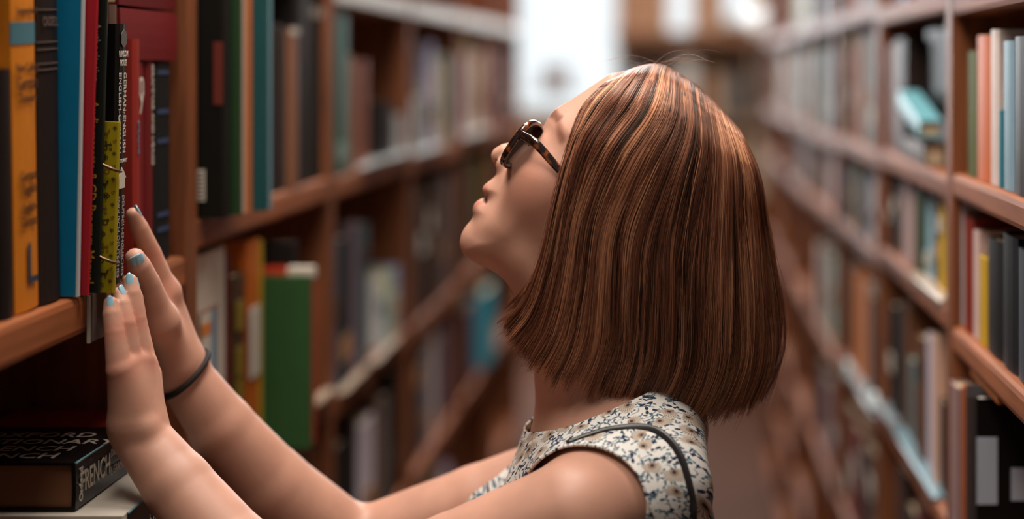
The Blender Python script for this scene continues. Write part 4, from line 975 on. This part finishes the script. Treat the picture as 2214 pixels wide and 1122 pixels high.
# neckline: plane through front (1150,940) and back (1420,846)
A_, B_ = Vector((-.138, 0, 1.164)), Vector((-.0274, 0, 1.207)); dv = (B_-A_).normalized(); cut(A_, (-dv.z, 0, dv.x))
cut((0, 0, .40), (0, 0, -1)); cut((-.21, 0, 0), (-1, 0, 0)) if False else None
bm.to_mesh(dm); bm.free()
nv = len(dm.vertices); co = np.zeros(nv*3, np.float32); dm.vertices.foreach_get('co', co); co = co.reshape(-1, 3)
yy = np.abs(co[:, 1]-Y0); uvw = np.stack([co[:, 0]*1.05+.2*yy, co[:, 2]*.95-yy*.62, np.zeros(nv)], 1)
a_ = dm.attributes.new('cloth', 'FLOAT_VECTOR', 'POINT'); a_.data.foreach_set('vector', uvw.astype(np.float32).ravel())
dress = child(link('dress', dm)); sol = dress.modifiers.new('thick', 'SOLIDIFY'); sol.thickness = .0022; sol.offset = 1
dress['label'] = 'white sleeveless dress printed with brown flowers and blue leaves'
# camera-ray helper to lay the strap on the dress (points stay on the real surface)
def on_dress(px, py, off=.002):
    d = np.array(P(px, py, 1.0))-np.array([0, 0, CZ]); d /= np.linalg.norm(d); t = 1.1
    for _ in range(200):
        p = np.array([0, 0, CZ])+d*t; v = fdress(p[None])[0]
        if v < off: break
        t += max(v-off, .0005)*.8
    return p
sp = [on_dress(a, b_, .0030) for a, b_ in ((1225, 957), (1262, 943), (1300, 931), (1336, 925), (1372, 923), (1404, 928), (1432, 942), (1456, 966), (1474, 1000), (1486, 1040), (1495, 1080), (1500, 1125), (1503, 1180), (1504, 1250))]
path = catmull(np.array(sp), 60)
v, f = sweep([tuple(q) for q in path], [float(np.interp(i, [0, 14, 24, 60], [.0020, .0028, .0046, .0048])) for i in range(60)], .0015, 10, up=(-.55, -.70, .45))
st = link('bag_strap', mesh('bag_strap', v, f, mat('strap_leather', (40, 36, 36), rough=.35, spec=.5), True)); tag(st, 'thin black leather bag strap over the shoulder of the floral dress', 'strap')
# shoes
for s in (-1, 1):
    for_ = [Chain([(np.array([-.040, Y0+s*.078, .042]), .041), (np.array([-.195, Y0+s*.085, .030]), .030)])]
    def fs(p, c=None, b=None, for_=for_): return np.maximum(for_[0](p), p[:, 2]-.055)
    Vs, Fs = nets(None, (-.26, Y0+s*.08-.06, -.02), (.03, Y0+s*.08+.06, .10), .005, B=10, f=fs)
    Vs[:, 2] = np.maximum(Vs[:, 2], .002)
    child(link('shoe', npmesh('shoe', Vs, Fs, mat('shoe_black', (40, 36, 34), rough=.4))))
# hair tie
wc = Vector(V3(396, 812, 1.656)); axd = (Vector(V3(585, 1050, 1.70))-Vector(V3(394, 806, 1.655))).normalized()
axd = (axd+Vector((.1, .0, .55))).normalized() if False else axd
xx = axd.cross(Vector((0, 0, 1))).normalized(); yy_ = axd.cross(xx).normalized(); pts = []
for a in np.linspace(0, 2*math.pi, 49)[:-1]:
    dr = xx*math.cos(a)+yy_*math.sin(a); t = wc.copy(); r = .018
    while evalf(BP, np.array(wc+dr*r)[None], None, None)[0] < .0016 and r < .05: r += .0004
    pts.append(wc+dr*r+axd*(.004*math.sin(a)))
v, f = sweep(pts, .0026, .0026, 10, closed=True, up=tuple(axd))
ht = link('hair_tie', mesh('hair_tie', v, f, mat('elastic_black', (38, 30, 28), rough=.7, bump=.6, nscale=900), True)); tag(ht, 'black elastic hair tie worn around the far wrist', 'hair tie')

# ---------------------------------------------------------------- hair
G = [[(1325, 166), (1268, 226), (1238, 314), (1215, 420), (1192, 525), (1155, 625), (1098, 692)],
     [(1372, 146), (1312, 222), (1262, 312), (1232, 424), (1208, 552), (1174, 665), (1122, 738)],
     [(1408, 138), (1364, 222), (1300, 318), (1258, 445), (1238, 580), (1210, 692), (1162, 776)],
     [(1436, 140), (1408, 235), (1342, 335), (1292, 465), (1276, 598), (1256, 710), (1214, 808)],
     [(1460, 152), (1450, 250), (1396, 355), (1344, 478), (1332, 605), (1324, 724), (1282, 834)],
     [(1488, 170), (1490, 275), (1452, 388), (1418, 508), (1410, 635), (1402, 754), (1362, 856)],
     [(1520, 196), (1532, 310), (1520, 428), (1508, 548), (1504, 662), (1494, 778), (1446, 880)],
     [(1562, 238), (1590, 343), (1594, 450), (1596, 560), (1598, 670), (1590, 785), (1540, 902)],
     [(1602, 282), (1638, 368), (1654, 462), (1668, 565), (1682, 668), (1680, 775), (1636, 886)]]
HM = [.074, .084, .090, .093, .092, .088, .077, .056, .0]
NT, NG = 26, 33
A3 = np.zeros((9, NT, 3))
tt = np.linspace(0, 1, NT)
for g in range(9):
    c = catmull(np.array([px2(p) for p in G[g]]), NT)
    A3[g, :, 0] = c[:, 0]; A3[g, :, 2] = c[:, 1]
    r = np.sin(np.pi/2*np.minimum(1, tt/.36))**.8; r = r*(1-.30*np.clip((tt-.50)/.50, 0, 1)**1.8)
    A3[g, :, 1] = HM[g]*r
GRID = np.stack([catmull(A3[:, k], NG) for k in range(NT)], 1)   # NG x NT x 3
GRID[-1, :, 1] = 0; GRID[:, 0, 1] = np.abs(GRID[:, 0, 1])*0
HD = Head()
for _ in range(60):
    w_ = GRID.reshape(-1, 3).copy(); w_[:, 1] = Y0-w_[:, 1]; fv = HD(w_).reshape(NG, NT)
    need = np.minimum(.013, .005+tt*.05)[None]; bad = fv < need
    bad[-1] = False; bad[:, 0] = False
    GRID[..., 1] += np.where(bad, np.minimum(need-fv, .002), 0)
# even the pushed surface out
for _ in range(3):
    y_ = GRID[..., 1]; y_[1:-1, 1:-1] = np.maximum(y_[1:-1, 1:-1], .25*(y_[:-2, 1:-1]+y_[2:, 1:-1]+y_[1:-1, :-2]+y_[1:-1, 2:]))
HC = np.array([(1420-VX)/F*Y0, 0, CZ-(420-VY)/F*Y0])
def hair_pts(g, s, side):
    """g in 0..1 (n,), s inward 0..1 -> (n,NT,3)"""
    u = np.clip(g, 0, 1)*(NG-1); i = np.clip(u.astype(int), 0, NG-2); u = (u-i)[:, None, None]
    p = GRID[i]*(1-u)+GRID[i+1]*u
    sc = 1-s[:, None]*np.linspace(.01, .16, NT)[None]
    q = p.copy(); q[..., 1] *= sc
    q[..., 0] = HC[0]+(p[..., 0]-HC[0])*(1-s[:, None]*.05); 
    q[..., 2] = p[..., 2]+s[:, None]*np.linspace(-.002, .022, NT)[None]*1.0
    q[..., 1] = Y0+side[:, None]*q[..., 1]
    return q
def hair_mat():
    m = bpy.data.materials.new('hair_copper'); m.use_nodes = True; nt = m.node_tree; b = nt.nodes['Principled BSDF']
    at = nt.nodes.new('ShaderNodeAttribute'); at.attribute_name = 'tone'
    cr = nt.nodes.new('ShaderNodeValToRGB'); e = cr.color_ramp.elements; e[0].color = (*lin((44, 25, 20)), 1); e[1].color = (*lin((232, 168, 126)), 1); e[1].position = 1
    k = e.new(.5); k.color = (*lin((148, 90, 66)), 1)
    nt.links.new(at.outputs['Fac'], cr.inputs[0])
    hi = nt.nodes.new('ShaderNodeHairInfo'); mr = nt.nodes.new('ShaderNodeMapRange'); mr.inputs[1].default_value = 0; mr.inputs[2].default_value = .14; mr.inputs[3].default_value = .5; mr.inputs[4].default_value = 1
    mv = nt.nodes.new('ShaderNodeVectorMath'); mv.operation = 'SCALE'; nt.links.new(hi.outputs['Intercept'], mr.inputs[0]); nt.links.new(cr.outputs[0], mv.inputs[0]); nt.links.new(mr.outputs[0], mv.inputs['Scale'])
    nt.links.new(mv.outputs[0], b.inputs['Base Color'])
    b.inputs['Roughness'].default_value = .34; b.inputs['Specular IOR Level'].default_value = .6; b.inputs['Specular Tint'].default_value = (1, .8, .65, 1)
    return m
def curves_obj(name, P3, tone, r0, r1, m):
    n, k, _ = P3.shape
    hc = bpy.data.hair_curves.new(name); hc.add_curves([k]*n)
    hc.attributes['position'].data.foreach_set('vector', P3.astype(np.float32).ravel()) if 'position' in hc.attributes else None
    ra = hc.attributes.get('radius') or hc.attributes.new('radius', 'FLOAT', 'POINT')
    ra.data.foreach_set('value', np.tile(np.linspace(r0, r1, k), n).astype(np.float32))
    ta = hc.attributes.new('tone', 'FLOAT', 'CURVE'); ta.data.foreach_set('value', tone.astype(np.float32))
    hc.materials.append(m); return hc
rng = np.random.default_rng(4)
def strands(n, side_sign, seed):
    rng = np.random.default_rng(seed)
    nc = 1500; cg = rng.random(nc); cs = rng.random(nc)**1.5; ct = rng.normal(.46, .27, nc); ca = rng.normal(0, 1, (nc, 3)); cph = rng.random(nc)*6.28
    lvl = rng.normal(0, .030, nc); cw = rng.random(nc)
    nm = 60; mg = np.sort(rng.random(nm)); mo = rng.normal(0, .20, nm); mp = rng.normal(0, 1, (nm, 3)); mk = np.abs(cg[:, None]-mg[None]).argmin(1)
    ct = ct+mo[mk]; lvl = lvl+rng.normal(0, .012, nm)[mk]; ca = ca*.6+mp[mk]*.9
    k = rng.integers(0, nc, n)
    g = cg[k]+rng.normal(0, .010, n); s = np.clip(cs[k]+rng.normal(0, .12, n), 0, 1.2)
    over = g > 1; g = np.where(g > 1, 2-g, g); g = np.abs(g)
    side = np.full(n, side_sign); side = np.where(over, -side, side)
    p = hair_pts(g, s, side)
    pcn = hair_pts(np.clip(cg[k]+lvl[k], 0, 1), np.clip(cs[k], 0, 1.2), side)
    t = tt[None, :, None]
    cl = .18+(.36+.42*cw[k][:, None, None])*t**.9
    p = p*(1-cl)+pcn*cl+rng.normal(0, .0011, (n, 1, 3))*t
    # gentle waves per clump
    p += (ca[k][:, None, :]*.0034)*np.sin(t*5.0+cph[k][:, None, None])*t**.7
    gf = rng.normal(0, 1, (n, 1, 3)); fz = (rng.random(n) < .12)[:, None, None]; p += np.where(fz, gf*.0035*t, 0)
    # tips of unequal length
    cutl = 1-np.abs(rng.normal(0, .03, n))-np.abs(rng.normal(0, .045, nc))[k]*(rng.random(nc) < .6)[k]
    f = cutl[:, None]*tt[None]; idx = f*(NT-1); i = np.clip(idx.astype(int), 0, NT-2); u = (idx-i)[..., None]
    ar = np.arange(n)[:, None]; p = p[ar, i]*(1-u)+p[ar, i+1]*u
    # lift to keep the surface outside the skull
    tone = np.clip(ct[k]+rng.normal(0, .10, n), 0, 1)
    return p, tone
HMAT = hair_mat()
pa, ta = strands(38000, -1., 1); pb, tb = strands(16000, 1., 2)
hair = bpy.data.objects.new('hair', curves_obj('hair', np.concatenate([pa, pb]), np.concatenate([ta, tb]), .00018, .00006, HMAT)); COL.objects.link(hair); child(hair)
hair['label'] = 'chin length copper brown bob with a centre parting'
# flyaways
nf = 90; g = rng.random(nf)*.85+.02; p = hair_pts(g, np.zeros(nf), np.where(rng.random(nf) < .6, -1., 1.))
off = rng.normal(0, 1, (nf, 1, 3)); p += off*np.array([.006, .006, .004])*np.sin(tt*np.pi*.5)[None, :, None]
nl = 16; st_ = []
for k in range(nl):
    a = V3(1395+rng.random()*60, 146+rng.random()*8); L_ = .015+rng.random()*.035; sgn = rng.choice([-1, 1]); 
    tgl = np.linspace(0, 1, NT); st_.append(np.stack([a[0]+sgn*L_*tgl*1.3, a[1]+rng.normal(0, .02)*tgl, a[2]+.016*np.sin(tgl*2.4)*(L_/.03)*rng.uniform(.4, 1)], 1))
p = np.concatenate([p, np.array(st_)])
fl = bpy.data.objects.new('flyaway_hair', curves_obj('flyaway_hair', p, rng.random(len(p)), .00015, .00007, HMAT)); COL.objects.link(fl); child(fl)
# under-layer shell that the strands lie on
def shell(side):
    gg = np.linspace(0, 1, 30); v = hair_pts(gg, np.full(30, 1.15), np.full(30, side)); v[:, :, 2] -= .0; return v
v = []; f = []
for side in (-1., 1.):
    q = shell(side); b0 = len(v); q[:, :3, 2] -= .006; v += [tuple(x) for x in q.reshape(-1, 3)]
    for i in range(29):
        for j in range(NT-1):
            a = b0+i*NT+j; c = (a, a+1, a+NT+1, a+NT); f.append(c if side < 0 else c[::-1])
ul = link('hair_underlayer', mesh('hair_underlayer', v, f, mat('hair_under', (62, 34, 26), rough=.6), True)); child(ul)

# ---------------------------------------------------------------- eyeglasses
def tortoise():
    m = bpy.data.materials.new('tortoiseshell'); m.use_nodes = True; nt = m.node_tree; b = nt.nodes['Principled BSDF']
    geo = nt.nodes.new('ShaderNodeNewGeometry'); n = nt.nodes.new('ShaderNodeTexNoise'); n.inputs['Scale'].default_value = 110; n.inputs['Detail'].default_value = 2
    nt.links.new(geo.outputs['Position'], n.inputs['Vector']); cr = nt.nodes.new('ShaderNodeValToRGB'); e = cr.color_ramp.elements
    e[0].position = .50; e[0].color = (*lin((36, 20, 16)), 1); e[1].position = .66; e[1].color = (*lin((168, 84, 34)), 1)
    nt.links.new(n.outputs['Fac'], cr.inputs[0]); nt.links.new(cr.outputs[0], b.inputs['Base Color']); b.inputs['Roughness'].default_value = .12; b.inputs['Specular IOR Level'].default_value = .6; b.inputs['Coat Weight'].default_value = .8
    return m
TM = tortoise()
gl = bpy.data.objects.new('eyeglasses', None); COL.objects.link(gl)
tag(gl, 'tortoiseshell framed glasses worn on the upturned face', 'glasses')
GO = Vector(V3(1151, 321)); gl.location = GO
uF = Vector((P(1155, 262, 1.6)-P(1086, 356, 1.6))).normalized(); yaw = math.radians(15)
fwd0 = Vector((-uF.z, 0, uF.x)); lat0 = Vector((0, -1, 0))
latn = (lat0*math.cos(yaw)+fwd0*math.sin(yaw)); latf = (-lat0*math.cos(.05)+fwd0*math.sin(.02))
def rim(lat, name):
    ws, hs = .0235, .0240; pts = []
    for a in np.linspace(0, 2*math.pi, 41)[:-1]:
        c, s_ = math.cos(a), math.sin(a); X = math.copysign(abs(c)**.72, c)*ws; Z = math.copysign(abs(s_)**.78, s_)*hs
        X *= 1+.10*(s_); pts.append(lat*(.0345+X)+uF*Z)
    nrm = lat.cross(uF).normalized()
    v, f = sweep(pts, .0020, .0030, 10, closed=True, up=tuple(nrm)); o = link(name, mesh(name, v, f, TM, True), gl)
    glm = MATS.get('lens_glass')
    if not glm:
        glm = bpy.data.materials.new('lens_glass'); glm.use_nodes = True; nt = glm.node_tree; nt.nodes.remove(nt.nodes['Principled BSDF'])
        tr = nt.nodes.new('ShaderNodeBsdfTransparent'); tr.inputs[0].default_value = (.90, .90, .88, 1); gs = nt.nodes.new('ShaderNodeBsdfGlossy'); gs.inputs['Roughness'].default_value = .03; mx = nt.nodes.new('ShaderNodeMixShader'); fz = nt.nodes.new('ShaderNodeFresnel'); fz.inputs[0].default_value = 1.5
        nt.links.new(fz.outputs[0], mx.inputs[0]); nt.links.new(tr.outputs[0], mx.inputs[1]); nt.links.new(gs.outputs[0], mx.inputs[2]); nt.links.new(mx.outputs[0], nt.nodes['Material Output'].inputs[0]); MATS['lens_glass'] = glm
    c = sum(pts, Vector())/len(pts); vv = [p+(c-p)*.02 for p in pts]; n_ = len(vv); V_ = [p+nrm*.0006 for p in vv]+[p-nrm*.0006 for p in vv]
    F_ = [tuple(range(n_)), tuple(range(2*n_-1, n_-1, -1))]+[(i, i+n_, (i+1) % n_+n_, (i+1) % n_) for i in range(n_)]
    link('lens', mesh('lens', V_, F_, glm), o)
    return pts
pn = rim(latn, 'lens_rim'); pf = rim(latf, 'lens_rim')
v, f = sweep([latn*.0135+uF*.008, latn*.005+uF*.0115+fwd0*.002, latf*.005+uF*.0115+fwd0*.002, latf*.0135+uF*.008], .0022, .0028, 10, up=tuple(fwd0)); link('bridge', mesh('bridge', v, f, TM, True), gl)
for s, lt in ((-1, latn), (1, latf)):
    a = lt*.0575+uF*.0085
    ys = Y0+s*.072
    q = [a-fwd0*.0, None, None, None, None]
    W_ = [Vector(V3(1146, 292, 1.6)), Vector(V3(1165, 315, 1.6)), Vector(V3(1214, 374, 1.6)), Vector(V3(1290, 448, 1.6)), Vector(V3(1345, 480, 1.6)), Vector(V3(1362, 530, 1.6))]
    if s < 0:
        a_w = GO+a
        # near temple follows the photograph's line
        W_ = [P(1136, 289, a_w.y), P(1160, 312, 1.532), P(1216, 374, 1.526), P(1290, 440, 1.520), P(1340, 480, 1.519), P(1362, 530, 1.521)]
        W_[0] = a_w
        pts = [w_-GO for w_ in W_]
    else:
        pts = [a]+[Vector((w_.x, Y0+s*(.070+.002*i), w_.z))-GO for i, w_ in enumerate(W_[1:])]
    pts = [Vector(x) for x in catmull(np.array([tuple(x) for x in pts]), 24)]
    v, f = sweep(pts, list(np.linspace(.0046, .0022, 24)), .0019, 10, up=(0, 1, 0)); link('temple', mesh('temple', v, f, TM, True), gl)
    hn = boxv(-.0025, .0025, -.0015, .002, -.003, .003); v = [tuple(Vector(pts[0])+Vector(x)) for x in hn]; link('hinge', mesh('hinge', v, BOXF, TM), gl)
